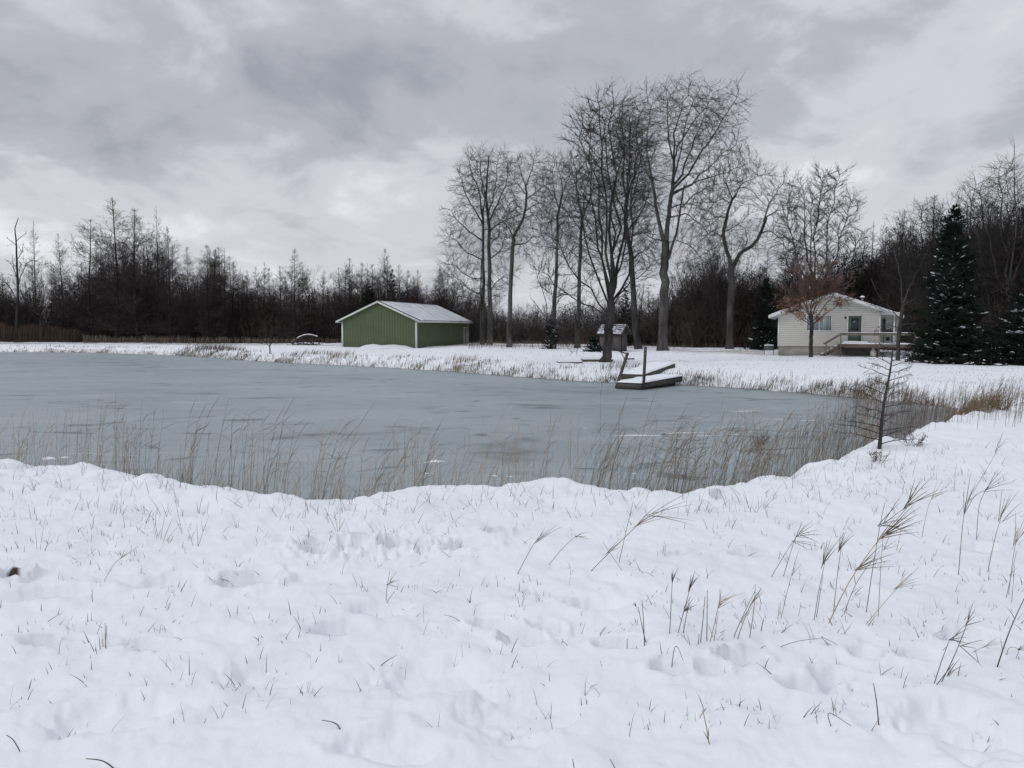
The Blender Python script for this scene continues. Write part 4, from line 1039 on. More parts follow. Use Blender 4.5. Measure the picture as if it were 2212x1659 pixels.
ptree('bare_tree', 85, (1195,752), [([(1195,752),(1197,680),(1201,600),(1204,520),(1206,460),(1215,420)],10,3.5)],
 [([(1215,420),(1222,395),(1235,370),(1240,350)],3,1),([(1207,450),(1198,420),(1195,380),(1197,350)],3.5,1),([(1205,490),(1225,470),(1245,440)],3,1),([(1205,480),(1185,460),(1172,440)],3,1),([(1212,430),(1215,400),(1205,365)],3,1)],
 spec_cotton(8, .55, .021), 'slender bare tree with a narrow crown, third trunk right of the shed', G1, 24)
ptree('bare_tree', 86, (1247,750), [([(1247,750),(1249,680),(1251,600),(1255,520),(1257,470)],11,5)],
 [([(1257,470),(1250,430),(1240,390),(1235,355)],4,1),([(1257,480),(1270,440),(1280,400),(1285,360)],4,1),([(1256,500),(1235,470),(1215,450)],3.5,1),([(1255,520),(1280,500),(1300,480)],3.5,1),([(1257,470),(1262,430),(1258,385)],4,1),([(1254,560),(1230,540),(1205,530)],3,1)],
 spec_cotton(8, .55, .021), 'straight bare tree standing left of the snowy hut, with moss-pale trunk', G1, 25)
# big multi-stem tree at the pond side
mt = [([(1308,784),(1313,740),(1318,690),(1319,650)],22,17)]
st = [([(1319,650),(1320,560),(1321,460),(1318,360),(1322,270),(1328,190)],10,1.2),([(1318,655),(1312,560),(1306,450),(1300,350),(1296,260),(1292,215)],8,1.2),
 ([(1319,650),(1335,580),(1345,500),(1350,420),(1358,320),(1360,230)],9,1.2),([(1318,660),(1300,580),(1285,500),(1270,400),(1262,300),(1258,240)],7,1.2),
 ([(1318,665),(1290,600),(1268,530),(1250,450),(1244,380),(1238,340)],6,1.2),([(1319,655),(1345,600),(1362,520),(1375,430),(1385,330),(1388,250)],7,1.2),
 ([(1316,680),(1280,630),(1245,590),(1215,545),(1195,500),(1180,455)],5,1),([(1320,660),(1330,560),(1333,460),(1336,360),(1338,280),(1342,210)],8,1.2),
 ([(1317,690),(1275,660),(1230,640),(1190,600),(1160,590)],4.5,1),([(1318,670),(1350,620),(1390,590),(1420,550)],4.5,1),([(1319,700),(1345,680),(1385,670),(1420,690)],3.5,1),
 ([(1315,700),(1280,700),(1240,715),(1200,700)],3,1),([(1318,655),(1308,570),(1295,480),(1284,380),(1275,290),(1276,225)],6.5,1.2),([(1319,640),(1326,540),(1318,440),(1308,330),(1310,240)],7,1.2),
 ([(1319,640),(1340,560),(1356,470),(1370,380),(1376,290)],6,1.2)]
ptree('multi_stemmed_tree', 48.5, (1308,784), mt, st,
 dict(n=5600, ball=1.35, step=.27, kill=.36, infl=2.0, up=.6, keep=1.3, noise=.07, tip=.008, tw=.015, tl=.55, per=2, sub=2, ang=24, shift=-.1),
 'large dark multi-stemmed bare tree at the pond bank, stems fanning straight up', G1, 26, bark='bark_dark', dl=.5)
ptree('bare_tree', 80, (1379,758), [([(1379,758),(1372,700),(1368,600),(1362,540),(1352,490),(1352,440)],14,7)],
 [([(1352,440),(1345,380),(1348,320),(1340,260)],6,1),([(1353,450),(1370,380),(1378,300),(1385,235)],6,1),([(1352,470),(1335,430),(1318,390),(1310,340)],5,1),([(1356,500),(1385,460),(1400,420),(1405,370)],5,1),
  ([(1352,440),(1360,370),(1362,300),(1366,225)],5,1),([(1364,560),(1392,540),(1410,520)],4,1)],
 spec_cotton(9, .5, .02), 'bare tree behind the hut with a trunk curving up to the left', G1, 27, bark='bark_dark')
ptree('giant_bare_tree', 75, (1432,760), [([(1432,760),(1433,700),(1435,620),(1436,560),(1439,520)],21,16),([(1439,520),(1445,460),(1453,400),(1456,340)],11,5),([(1440,545),(1428,500),(1418,450),(1410,400),(1402,350)],10,4),([(1443,560),(1462,500),(1470,450),(1478,400)],6,3)],
 [([(1456,340),(1458,290),(1470,240),(1488,192)],6,1.2),([(1454,400),(1478,360),(1500,300),(1530,230)],7,1.2),([(1453,410),(1490,370),(1530,310),(1560,260),(1598,212)],7,1.2),([(1452,420),(1495,395),(1545,350),(1590,310)],5.5,1.2),
  ([(1455,415),(1510,390),(1570,372),(1628,348)],4.5,1),([(1456,350),(1445,300),(1442,250),(1448,205)],5,1),([(1402,350),(1398,300),(1405,240),(1400,220)],4,1),([(1408,390),(1385,350),(1375,300)],4,1),([(1418,450),(1390,430),(1372,400)],4,1),
  ([(1446,470),(1480,465),(1510,480),(1535,510)],4.5,1),([(1448,450),(1490,440),(1530,455)],4,1),([(1470,450),(1500,420),(1540,400),(1575,395)],4,1),([(1430,520),(1400,510),(1380,480)],4,1),([(1456,345),(1475,300),(1510,250),(1545,200)],5,1.2),
  ([(1460,520),(1490,530),(1515,560)],3,1),([(1454,400),(1470,340),(1480,280),(1510,195)],5,1.2)],
 spec_cotton(10, .42, .02, n=6200, ball=2.7), 'largest bare tree with the thickest grey trunk, broad crown leaning right', G1, 28)
ptree('bare_tree', 80, (1576,754), [([(1576,754),(1578,680),(1580,620),(1581,575)],15,12),([(1581,575),(1570,540),(1563,505),(1572,460),(1582,430)],9,5),([(1583,578),(1598,548),(1625,530),(1645,500),(1655,470)],9,5)],
 [([(1582,430),(1570,400),(1560,385)],4,1),([(1582,432),(1600,400),(1625,385),(1650,378)],4,1),([(1580,440),(1560,430),(1535,440),(1515,430)],3.5,1),([(1655,470),(1680,455),(1700,452)],4,1),([(1650,480),(1662,440),(1680,410),(1695,395)],4,1),
  ([(1640,505),(1665,500),(1690,520),(1700,550)],4,1),([(1572,470),(1545,470),(1520,478)],3.5,1),([(1566,500),(1585,490),(1602,480)],3.5,1),([(1582,430),(1592,405),(1590,375)],3.5,1),([(1565,515),(1540,500),(1525,510)],3,1),([(1600,548),(1615,520),(1610,495)],3,1)],
 spec_cotton(8, .52, .021), 'crooked bare tree with a widely forked trunk left of the cottage', G1, 29)
ptree('bare_tree', 86, (1765,745), [([(1765,745),(1764,690),(1762,630)],14,12)],
 [([(1762,630),(1745,560),(1738,490),(1735,430),(1728,385)],5,.8),([(1764,630),(1762,540),(1766,460),(1770,400),(1778,372)],4.6,.8),([(1765,630),(1780,560),(1790,490),(1800,420),(1806,366)],4.6,.8),([(1766,635),(1795,570),(1820,500),(1838,440),(1850,420)],4.2,.8),
  ([(1762,640),(1730,580),(1712,520),(1702,460),(1700,420)],4.2,.8),([(1766,640),(1810,590),(1845,540),(1865,500)],3.6,.8),([(1761,645),(1725,610),(1702,570),(1690,540)],4.5,1),([(1763,630),(1752,550),(1752,480),(1750,420)],4.2,.8),([(1768,650),(1810,630),(1845,600)],4,1)],
 dict(n=4600, ball=1.6, step=.36, kill=.46, up=.6, keep=1.8, noise=.05, tip=.012, tw=.021, tl=.75, per=2, sub=2, ang=22),
 'bare tree rising behind the cottage roof, its many stems spread like a fan', G1, 30)
ptree('bare_tree', 52, (1940,780), [([(1940,780),(1941,740),(1946,690),(1952,655)],9,7)],
 [([(1952,655),(1970,610),(1990,570),(2005,540)],4,1),([(1950,660),(1945,600),(1935,560),(1930,530)],3.5,1),([(1952,660),(1985,640),(2015,620),(2040,600)],3,1),([(1946,690),(1920,660),(1900,640),(1880,600)],3,1),
  ([(1944,700),(1980,700),(2010,712),(2040,720)],2.5,.8),([(1943,710),(1915,700),(1890,712)],2.5,.8),([(1942,735),(1970,745),(1995,745)],2,.8),([(1951,665),(1960,620),(1965,580),(1960,545)],3,1),([(1941,745),(1915,740),(1890,750)],2,.8)],
 [dict(per=8, t0=.15, t1=.99, ang=45, lf=.42, m=7, wig=.12, trop=.02, rr=.5, tip=.3), dict(per=6, t0=.12, t1=.99, ang=40, lf=.45, m=5, wig=.12, trop=.0, w=.016), dict(per=4, t0=.15, t1=.99, ang=38, lf=.5, m=4, wig=.1, trop=-.02, w=.012)],
 'slim grey bare tree in front of the right end of the cottage deck', G1, 31)
ptree('bare_tree', 62, (2183,770), [([(2183,770),(2181,700),(2178,620)],12,9)],
 [([(2178,620),(2172,540),(2165,460),(2160,400),(2165,350)],6,1),([(2178,620),(2190,540),(2195,460),(2192,390),(2180,345)],6,1),([(2178,630),(2205,560),(2225,480),(2235,420)],5,1),([(2178,640),(2150,580),(2135,520),(2125,470)],5,1),([(2179,650),(2215,620),(2240,590)],4,1),([(2178,625),(2182,540),(2180,450),(2172,370)],5,1)],
 spec_cotton(8, .35, .016, a=26, ball=1.4, up=.4), 'tall bare tree at the right edge behind the dark spruces', G1, 32)
ptree('bare_tree', 72, (2112,765), [([(2112,765),(2111,700),(2108,620)],10,7)],
 [([(2108,620),(2102,540),(2100,460),(2106,385)],5,1),([(2108,620),(2120,540),(2122,460),(2118,400)],5,1),([(2108,640),(2085,580),(2072,520),(2066,470)],4,1),([(2109,640),(2140,580),(2150,520)],4,1)],
 spec_cotton(6, .38, .018, a=26, ball=1.3, up=.4), 'bare tree rising just right of the tall snowy spruce', G1, 33)
ptree('bare_tree', 84, (2005,765), [([(2005,765),(2004,680),(2000,600)],9,6)],
 [([(2000,600),(1994,540),(1990,480),(1985,445)],4,1),([(2000,610),(2020,550),(2030,500),(2035,460)],4,1),([(2001,630),(1975,580),(1960,540)],4,1)],
 spec_cotton(5, .4, .02, a=28, ball=1.4, up=.3), 'thin bare tree partly hidden behind the left side of the tall spruce', G1, 34)
ptree('slim_bare_tree', 84, (1190,752), [([(1190,752),(1189,715),(1186,690)],5,3.5)],
 [([(1186,690),(1175,640),(1160,590),(1148,555)],2.5,.8),([(1187,695),(1160,660),(1145,640)],2.2,.8),([(1187,690),(1190,640),(1185,590),(1180,550)],2.2,.8),([(1188,705),(1165,700),(1140,690)],2,.8),([(1187,695),(1205,650),(1215,610)],2.2,.8)],
 [dict(per=8, t0=.15, t1=.99, ang=38, lf=.42, m=7, wig=.08, trop=.03, rr=.5, tip=.3), dict(per=6, t0=.12, t1=.99, ang=35, lf=.45, m=5, wig=.1, trop=.0, w=.018)],
 'young bare tree with thin spreading branches, between the bare trunks left of the hut', G1, 35)
# small foreground-bank larch sapling
sb = on_ground(1899, 970)
def sapling():
    Y = sb[1]; g = np.random.default_rng(4)
    root = empty('larch_sapling', sb-np.array([0,0,.05]), label='small dark bare larch sapling with drooping side branches on the near pond bank', cat='sapling')
    P = poly([np.zeros(3)]+[at_y(x, y, Y)-sb for x, y in ((1902,940),(1905,900),(1912,850),(1922,800),(1927,765),(1929,745))], 20)
    t = MB(); t.tubes(P, np.linspace(.028, .006, 20), 8); t.build('trunk', M['bark_dark'], root, True)
    br = []; rr = []
    for i in range(28):
        f = .12+.86*i/28; k = f*19; a = P[int(k)]*(1-k % 1)+P[min(19, int(k)+1)]*(k % 1)
        side = -1 if i % 2 else 1
        az = math.atan2(g.normal()*.6, side); L_ = (.60*(1-f)**.55*(.65+.5*g.random())+.06)*(1.0 if side < 0 else .8)
        up = .45 if f > .45 else .30
        pts = [a+np.array([math.cos(az)*L_*s, math.sin(az)*L_*s, L_*(up*s-.10*s*s)]) for s in np.linspace(0, 1, 6)]
        br.append(np.array(pts)+g.normal(size=(6, 3))*.006); rr.append(np.linspace(.0072, .0028, 6)*(1.1-f*.4))
    br = np.array(br); rr = np.array(rr); c = MB(); c.tubes(br, rr, 5)
    a = spawn(br, rr, 7, .2, .98, 42, .38, 5, .10, .0, .5, .4, 5, flat=.7); c.tubes(a[0], np.maximum(a[1], .0021), 3)
    b = spawn(a[0], a[1], 3, .2, .9, 40, .4, 4, .1, .0, .7, .5, 6); c.tubes(b[0], np.full(b[1].shape, .0013), 3)
    c.build('crown', M['bark_dark'], root)
sapling()
ptree('young_tree', 68, (583,768), [([(583,768),(583,745),(584,722)],3,1.5)],
 [([(583,750),(570,735),(556,722)],1.5,.7),([(583,748),(597,730),(608,718)],1.5,.7),([(584,722),(584,705),(582,690)],1.5,.7),([(583,738),(575,715),(572,700)],1.3,.7),([(583,735),(592,712),(596,700)],1.3,.7)],
 [dict(per=7, t0=.1, t1=.99, ang=35, lf=.45, m=5, wig=.1, trop=.05, w=.02), dict(per=4, t0=.12, t1=.99, ang=35, lf=.45, m=4, wig=.1, trop=.0, w=.016)],
 'small bare sapling on the far pond bank left of the shed', None, 36, bark='bark_dark', cat='sapling')

# oak with brown leaves in front of the cottage
def oak():
    Y = 58.
    root, lv = ptree('brown_leaved_tree', Y, (1752,770), [([(1752,770),(1752,740),(1753,712),(1754,690)],8.6,7)],
     [([(1753,705),(1735,690),(1715,680),(1690,668)],3,.8),([(1753,702),(1775,685),(1795,670),(1815,655)],3.5,.8),([(1754,695),(1740,660),(1720,620),(1705,590)],3,.8),([(1754,692),(1752,650),(1750,600),(1748,560)],4,.8),
      ([(1754,692),(1768,650),(1780,610),(1790,570)],3.5,.8),([(1754,694),(1785,655),(1815,625),(1850,600)],3,.8),([(1753,700),(1725,670),(1700,655),(1672,650)],2.5,.8),([(1754,690),(1760,640),(1765,590),(1768,555)],3,.8),([(1753,698),(1742,650),(1735,600),(1725,570)],3,.8)],
     [dict(per=10, t0=.12, t1=.99, ang=38, lf=.40, m=7, wig=.09, trop=.05, rr=.5, tip=.3), dict(per=8, t0=.12, t1=.99, ang=36, lf=.5, m=5, wig=.1, trop=.03, w=.015), dict(per=7, t0=.15, t1=.99, ang=36, lf=.5, m=4, wig=.1, trop=0, w=.014)],
     'small tree with clinging brown leaves in front of the cottage window', None, 40, bark='bark_dark', twig='oak_twig')
    g = np.random.default_rng(8)
    tips = np.concatenate([lv[-1][0][:, -1], lv[-2][0][:, -1], lv[-2][0][:, 2], lv[1][0][:, 3]])
    zc = tips[:, 2]; rad = np.hypot(tips[:, 0], tips[:, 1])
    lowz = (770-700)/FX*Y
    pr = np.clip(1.5-(zc-lowz*.75)/1.8, 0, 1)*np.clip(1.4-rad/2.0, 0, 1)
    s = tips[g.random(len(tips)) < pr]
    s = np.repeat(s, 4, axis=0)+g.normal(size=(len(s)*4, 3))*.09
    n = len(s); a = g.normal(size=(n, 3)); a /= np.linalg.norm(a, axis=1)[:, None]; b = np.cross(a, g.normal(size=(n, 3))); b /= np.linalg.norm(b, axis=1)[:, None]
    L_ = (.060+.045*g.random(n))[:, None]
    V = np.stack([s-a*L_, s+b*L_*.45, s+a*L_, s-b*L_*.4+np.array([0,0,.02])], 1).reshape(-1, 3)
    m = MB(); m.add(V, np.arange(n*4).reshape(n, 4)); m.build('leaves', M['leaf'], root)
oak()

# ============================================================ CONIFERS
def spruce(name, px, py, ytop, Y, halfpx, label, group=None, seed=1, nb=None, snow=1.0, m_='needles', snow_low=True, dens=1.0, cat='spruce'):
    g = np.random.default_rng(seed)
    b = at_y(px, py, Y); b[2] = ground_z(b[0], b[1])-.1
    H = at_y(px, ytop, Y)[2]-b[2]; Rm = halfpx/FX*Y
    root = empty(name, b, label=label, cat=cat, group=group)
    t = MB(); t.tubes(poly([(0,0,0),(.03,0,H*.5),(0,0,H*.99)], 12), np.linspace(max(.06, H*.016), .012, 12), 8); t.build('trunk', M['bark_dark'], root, True)
    n = int((nb or H*34)*dens); zf = (g.random(n)*1.0)**1.25*.97+.015
    az = g.random(n)*2*math.pi; irr = 1+.22*np.sin(az*3+zf*9+seed)+.16*g.normal(size=n)
    L_ = Rm*(1-zf)**.78*np.clip(irr, .55, 1.35)+.08
    m = 6; s = np.linspace(0, 1, m)
    dr = np.stack([np.cos(az), np.sin(az)], -1)
    droop = -.22*(1-zf)+.30*zf
    P = np.zeros((n, m, 3)); P[:, :, :2] = dr[:, None, :]*(L_[:, None]*s[None])[:, :, None]
    P[:, :, 2] = (zf*H)[:, None]+L_[:, None]*(droop[:, None]*s[None]+.16*s[None]**2.5)
    c = MB(); c.tubes(P, (L_*.012+.006)[:, None]*np.linspace(1, .3, m)[None], 3)
    # side sprays
    A = spawn(P, np.full((n, m), .01), 9, .18, 1.0, 48, .34, 4, .08, -.05, seed=seed+1, flat=.75, asd=12)
    c.ribbons(A[0], np.full(A[1].shape, .05)*np.linspace(1, .4, 4)[None], seed=2)
    B = spawn(A[0], A[1], int(7*dens), .05, 1.0, 50, .5, 3, .1, -.12, seed=seed+2, asd=20)
    c.ribbons(B[0], np.full(B[1].shape, .045)*np.linspace(1, .3, 3)[None], seed=3)
    c.build('crown', M[m_], root)
    if snow > 0:
        # snow lying on the outer ends of the branches
        k = int(n*.45*snow); w = np.clip(1.25-zf*1.5, 0.03, 1)*np.clip(.04+2.2*np.maximum(0, vn(az*1.6+seed, zf*9, seed)), 0, 1)
        idx = g.choice(n, k, p=w/w.sum(), replace=False)
        mb = MB()
        th = np.linspace(0, 2*math.pi, 8, endpoint=False)
        for i in idx:
            f = .45+.5*g.random(); q = f*(m-1); j = min(int(q), m-2); p = P[i, j]+(P[i, j+1]-P[i, j])*(q-j)
            ln = min(.34, L_[i]*.085*math.exp(g.normal()*.5)); wd = ln*(.4+.5*g.random()); d = dr[i]; e = np.array([-d[1], d[0]])
            sl = (P[i, j+1, 2]-P[i, j, 2])/(np.linalg.norm(P[i, j+1, :2]-P[i, j, :2])+1e-6)
            V = []
            for hh, sc in ((0, 1), (.025, .75)):
                for a in th:
                    wv = 1+.3*math.sin(a*2+i)+.2*g.normal()
                    u = math.cos(a)*ln*sc*wv; v = math.sin(a)*wd*sc*wv
                    V.append((p[0]+d[0]*u+e[0]*v, p[1]+d[1]*u+e[1]*v, p[2]+.03+hh+u*sl-abs(v)*.25))
            V.append((p[0], p[1], p[2]+.075))
            mb.add(V, [(a, (a+1) % 8, 8+(a+1) % 8, 8+a) for a in range(8)], [(8+a, 8+(a+1) % 8, 16) for a in range(8)])
        mb.build('snow', M['snow'], root, True)
    return root
spruce('spruce_tree', 2050, 788, 440, 48, 78, 'tall dark spruce dotted with snow, right of the cottage', None, 3, snow=1.0, nb=560)
spruce('spruce_tree', 2232, 790, 560, 46, 92, 'dark snowy spruce cut off by the right edge of the photo', None, 5, snow=.7, nb=430)
spruce('spruce_tree', 1652, 757, 600, 78, 36, 'dark snow-flecked spruce at the left corner of the cottage', None, 7, snow=.35, nb=330)
spruce('young_spruce', 1190, 757, 690, 82, 21, 'low dark young spruce at the foot of the bare trees between shed and hut', None, 9, snow=.5, nb=90, cat='young spruce')
spruce('young_spruce', 1282, 764, 728, 70, 22, 'low snow-flecked evergreen bush beside the left wall of the hut', None, 10, snow=.9, nb=80, cat='young spruce')
spruce('young_spruce', 1350, 740, 612, 96, 20, 'dark evergreen seen between the trunks behind the hut', None, 11, snow=.15, nb=150, m_='pine')
spruce('evergreen_tree', 800, 742, 618, 108, 44, 'dark green evergreen standing behind the left slope of the shed roof', None, 12, snow=.03, nb=240, m_='pine')
spruce('evergreen_tree', 848, 742, 580, 116, 20, 'narrow dark pine whose dense top stands above the shed ridge', None, 13, snow=.0, nb=260, m_='pine')
spruce('young_spruce', 2140, 790, 742, 45, 26, 'small drooping snowy spruce between the two large spruces', None, 14, snow=.5, nb=80, cat='young spruce')

# ============================================================ LARCHES (bare tamaracks)
def larch_proto(seed, H=18, Rm=2.3, nb=150, gap=.0, sparse=1.0, lowcut=.06, pw=.75):
    g = np.random.default_rng(seed)
    bend = np.array([g.normal()*.25, g.normal()*.25])
    tp = poly([(0,0,0),(bend[0],bend[1],H*.35),(bend[0]*.3,bend[1]*.5,H*.7),(0,0,H)], 14)
    t = MB(); t.tubes(tp, np.linspace(H*.0088, .015, 14), 5)
    n = nb; zf = lowcut+(1-lowcut)*np.sort(g.random(n))**1.15*.99
    az = g.random(n)*2*math.pi; irr = np.clip(1+.14*np.sin(az*2+zf*11+seed*2)+.17*g.normal(size=n), .4, 1.45)
    L_ = (np.minimum(Rm*2.2*(1-zf)**(.1+pw), Rm*(.95+.15*zf))+.06)*irr; wl = np.clip(L_/Rm, .12, 1)**.75
    m = 5; s = np.linspace(0, 1, m); up = .05+.75*zf+.12*g.normal(size=n)
    tx = np.interp(zf, np.linspace(0, 1, 14), tp[:, 0]); ty = np.interp(zf, np.linspace(0, 1, 14), tp[:, 1])
    P = np.zeros((n, m, 3)); P[:, :, 0] = tx[:, None]+np.cos(az)[:, None]*L_[:, None]*s; P[:, :, 1] = ty[:, None]+np.sin(az)[:, None]*L_[:, None]*s
    P[:, :, 2] = (zf*H)[:, None]+L_[:, None]*(up[:, None]*s+.22*s**2)
    P[:, 1:] += g.normal(size=(n, m-1, 3))*.06
    c = MB(); c.ribbons(P, (.035+.02*(1-zf))[:, None]*np.linspace(1, .5, m)[None], seed=1)
    a = spawn(P, np.full((n, m), .02), int(9*sparse), .1, 1, 48, .36, 4, .13, .05, seed=seed+1)
    wa = np.repeat(wl, int(9*sparse)); c.ribbons(a[0], wa[:, None]*.029*np.linspace(1, .6, 4), seed=2)
    b = spawn(a[0], a[1], 4, .1, 1, 50, .55, 3, .14, .03, seed=seed+2)
    c.ribbons(b[0], np.repeat(wa, 4)[:, None]*.025*np.linspace(1, .6, 3), seed=3)
    return t, c
protos = [larch_proto(101), larch_proto(102, nb=180, Rm=2.1), larch_proto(103, nb=125, Rm=2.6), larch_proto(104, nb=190, Rm=1.8, pw=.7), larch_proto(105, nb=85, Rm=1.7, sparse=.8), larch_proto(106, nb=160, Rm=2.6, pw=.85)]
def bushy_proto(seed, H=12):
    g = np.random.default_rng(seed); n = 9
    t = MB(); P = []; Q = []
    for i in range(n):
        a = g.random()*6.28; r = H*(.10+.16*g.random()); z1 = H*(.75+.25*g.random()); z0 = H*.18*g.random()
        P.append(poly([(0,0,z0),(math.cos(a)*r*.4,math.sin(a)*r*.4,z0+(z1-z0)*.4),(math.cos(a)*r,math.sin(a)*r,z1)], 8)); Q.append(np.linspace(.07, .015, 8))
    P = np.array(P); Q = np.array(Q); t.tubes(P, Q, 4); t.tubes(poly([(0,0,0),(.05,0,H*.15),(0,.05,H*.3)], 5), np.linspace(.11, .07, 5), 5)
    c = MB(); a = spawn(P, Q, 9, .15, 1, 34, .35, 6, .1, .06, seed=seed); c.ribbons(a[0], np.full(a[1].shape, .04)*np.linspace(1, .5, 6), seed=1)
    b = spawn(a[0], a[1], 7, .15, 1, 36, .45, 4, .1, .03, seed=seed+1); c.ribbons(b[0], np.full(b[1].shape, .028)*np.linspace(1, .6, 4), seed=2)
    d = spawn(b[0], b[1], 4, .15, 1, 36, .5, 3, .1, 0, seed=seed+2); c.ribbons(d[0], np.full(d[1].shape, .022)*np.linspace(1, .6, 3), seed=3)
    return t, c
bprotos = [bushy_proto(201), bushy_proto(202), bushy_proto(203)]
PM = [(t.mesh('trunk', M['larch_trunk'], True), c.mesh('crown', M['larch'])) for t, c in protos]
PMr = [(a, protos[i][1].mesh('crown', M['larch_red'])) for i, (a, b) in enumerate(PM)]
BM = [(t.mesh('trunk', M['bark_dark'], True), c.mesh('crown', M['larch'])) for t, c in bprotos]
BMp = [(a, bprotos[i][1].mesh('crown', M['twig'])) for i, (a, b) in enumerate(BM)]
def place(kind, k, px, ytop, Y, label, group, cat='larch', wide=1.0, seed=0):
    meshes = {'l': PM, 'r': PMr, 'b': BM, 'p': BMp}[kind]; Hp = 18 if kind in 'lr' else 12
    p = at_y(px, 740, Y); p[2] = ground_z(p[0], p[1])-.1
    H = at_y(px, ytop, Y)[2]-p[2]; s = H/Hp
    g = random.Random(seed*7+int(px))
    nm = {'l': 'larch_tree', 'r': 'larch_tree', 'b': 'bushy_tree', 'p': 'bushy_tree'}[kind]
    o = empty(nm, p, g.random()*6.28, label=label, cat=cat, group=group)
    ws = (.15+.85*s)*wide if kind in 'lr' else (.4+.6*s)*wide
    o.scale = (ws, ws, s)
    tm, cm = meshes[k % len(meshes)]
    inst(tm, 'trunk', o); inst(cm, 'crown', o)
    return o
GL = 'bare larches of the forest edge left of the shed'
NAMED = [('l',4,82,475,126,'slim bare larch near the left edge, second tall top from the left',.8),
 ('l',1,133,505,124,'bare larch standing over the gap of bright horizon at left',.9),
 ('l',2,205,472,121,'bare larch on the left shoulder of the tallest left-hand group',1.35),
 ('l',0,252,428,120,'tallest bare larch of the left-hand forest',1.4),
 ('l',2,299,450,119,'broad bare larch directly right of the tallest left-hand one',1.4),
 ('l',4,346,443,119,'spindly twin-topped bare larch with few branches',.55),
 ('l',0,368,490,118,'shorter bare larch at the right end of the tallest left-hand group',.9),
 ('l',3,409,532,118,'narrow bare larch starting the lower forest right of the tallest group',.8),
 ('l',3,452,528,117,'dense bare larch in the low middle stretch of left forest',1.1),
 ('l',1,470,540,117,'dense bare larch touching its neighbour in the low middle stretch of left forest',1.2),
 ('l',5,640,537,115,'bare larch with layered branches standing alone above the low forest left of shed',1.0),
 ('l',5,833,537,114,'windblown bare larch rising highest above the shed roof',.85),
 ('l',3,757,556,114,'narrow bare larch above the left slope of the shed roof',.9),
 ('l',0,952,575,113,'bare larch above the right end of the shed roof',.7),
 ('l',4,1880,478,88,'narrow bare larch above the right slope of the cottage roof',1.0),
 ('l',1,1946,455,86,'tall bare larch above the right end of the cottage roof',1.1),
 ('l',3,2008,420,80,'tall feathery larch just left of the big spruce top',1.3),
 ('b',0,1562,515,90,'dark dense tree top left of the forked bare tree',1.2),
 ('l',1,1655,545,88,'dark larch behind the spruce at the cottage corner',1.2)]
for i, (k, v, px, yt, Y, lab, wd) in enumerate(NAMED): place(k, v, px, yt, Y, lab, None, 'larch' if k == 'l' else 'tree', wd, i)
# crooked half-dead tree at the far left
ptree('dead_tree', 124, (36,745), [([(36,745),(37,680),(38,620),(36,560),(35,520),(32,495),(40,470)],6.5,1.2)],
 [([(38,650),(20,620),(0,600),(-12,585)],3.5,1),([(38,640),(45,600),(60,570),(78,560)],3,1),([(35,530),(25,522),(12,512)],2,.8),([(36,520),(48,510),(58,504)],2,.8),([(38,670),(15,650),(-5,640)],3,1),([(37,600),(28,570),(26,550)],2,.8),([(36,560),(48,545),(50,525)],2,.8)],
 [dict(per=6, t0=.2, t1=.99, ang=42, lf=.35, m=6, wig=.16, trop=.04, rr=.5, tip=.3), dict(per=5, t0=.12, t1=.99, ang=40, lf=.45, m=4, wig=.14, trop=.0, w=.03)],
 'crooked half-dead tree with gnarled branches near the left edge', None, 60, bark='bark_dark')
SKY_PX = [-300,0,35,60,82,110,133,160,185,210,250,300,330,345,368,392,410,450,490,512,535,560,600,620,640,665,700,740,790,833,860,880,910,950,985,1010,1060,1100,1200,1260,1330,1400,1450,1500,1540,1562,1600,1650,1700,1760,1820,1880,1946,2008,2060,2100,2150,2212,2500]
SKY_Y  = [540,570,590,590,560,590,560,610,540,520,500,500,520,520,520,560,560,540,545,570,560,575,575,590,570,590,572,575,560,552,565,585,592,588,600,630,640,660,668,655,640,625,600,570,540,530,570,560,570,560,540,500,490,470,460,470,440,440,440]
gg = random.Random(3)
cnt = 0; px = -40.0
while px < 1010:
    px += gg.uniform(7.5, 13); Y = edge_depth(px)+gg.uniform(.5, 6)
    if 55 < px < 115 or 150 < px < 172: 
        if gg.random() < .4: continue
    yt = np.interp(px, SKY_PX, SKY_Y)+gg.choice([-6, 4, 14, 26, 40, 55])+gg.uniform(-5, 5)
    kd = gg.choices(['l','r','b'], [.74,.14,.12])[0]
    place(kd, gg.randrange(6), px, yt, Y, 'bare dark larch in the close ranks of the forest edge left of the shed' if kd in 'lr' else 'bushy bare tree among the larches of the left forest edge',
          GL if kd in 'lr' else 'bushy bare trees in the left forest edge', 'larch' if kd in 'lr' else 'tree', gg.uniform(.8, 1.2), int(px)); cnt += 1
px = 1010.
while px < 1500:
    px += gg.uniform(9, 17); far = 1060 < px < 1330; Y = (135 if far else 104)+gg.uniform(0, 14)
    yt = np.interp(px, SKY_PX, SKY_Y)+gg.uniform(-6, 20)
    kd = gg.choices(['l','b'], [.55,.45])[0]
    place(kd, gg.randrange(6), px, yt, Y, 'low distant larch seen between the tall bare trunks beyond the pond' if kd == 'l' else 'low bushy tree seen between the tall bare trunks beyond the pond',
          'distant larches behind the tall bare trees' if kd == 'l' else 'distant bushy trees behind the tall bare trees', 'larch' if kd == 'l' else 'tree', gg.uniform(.9, 1.3), int(px))
px = 1490.
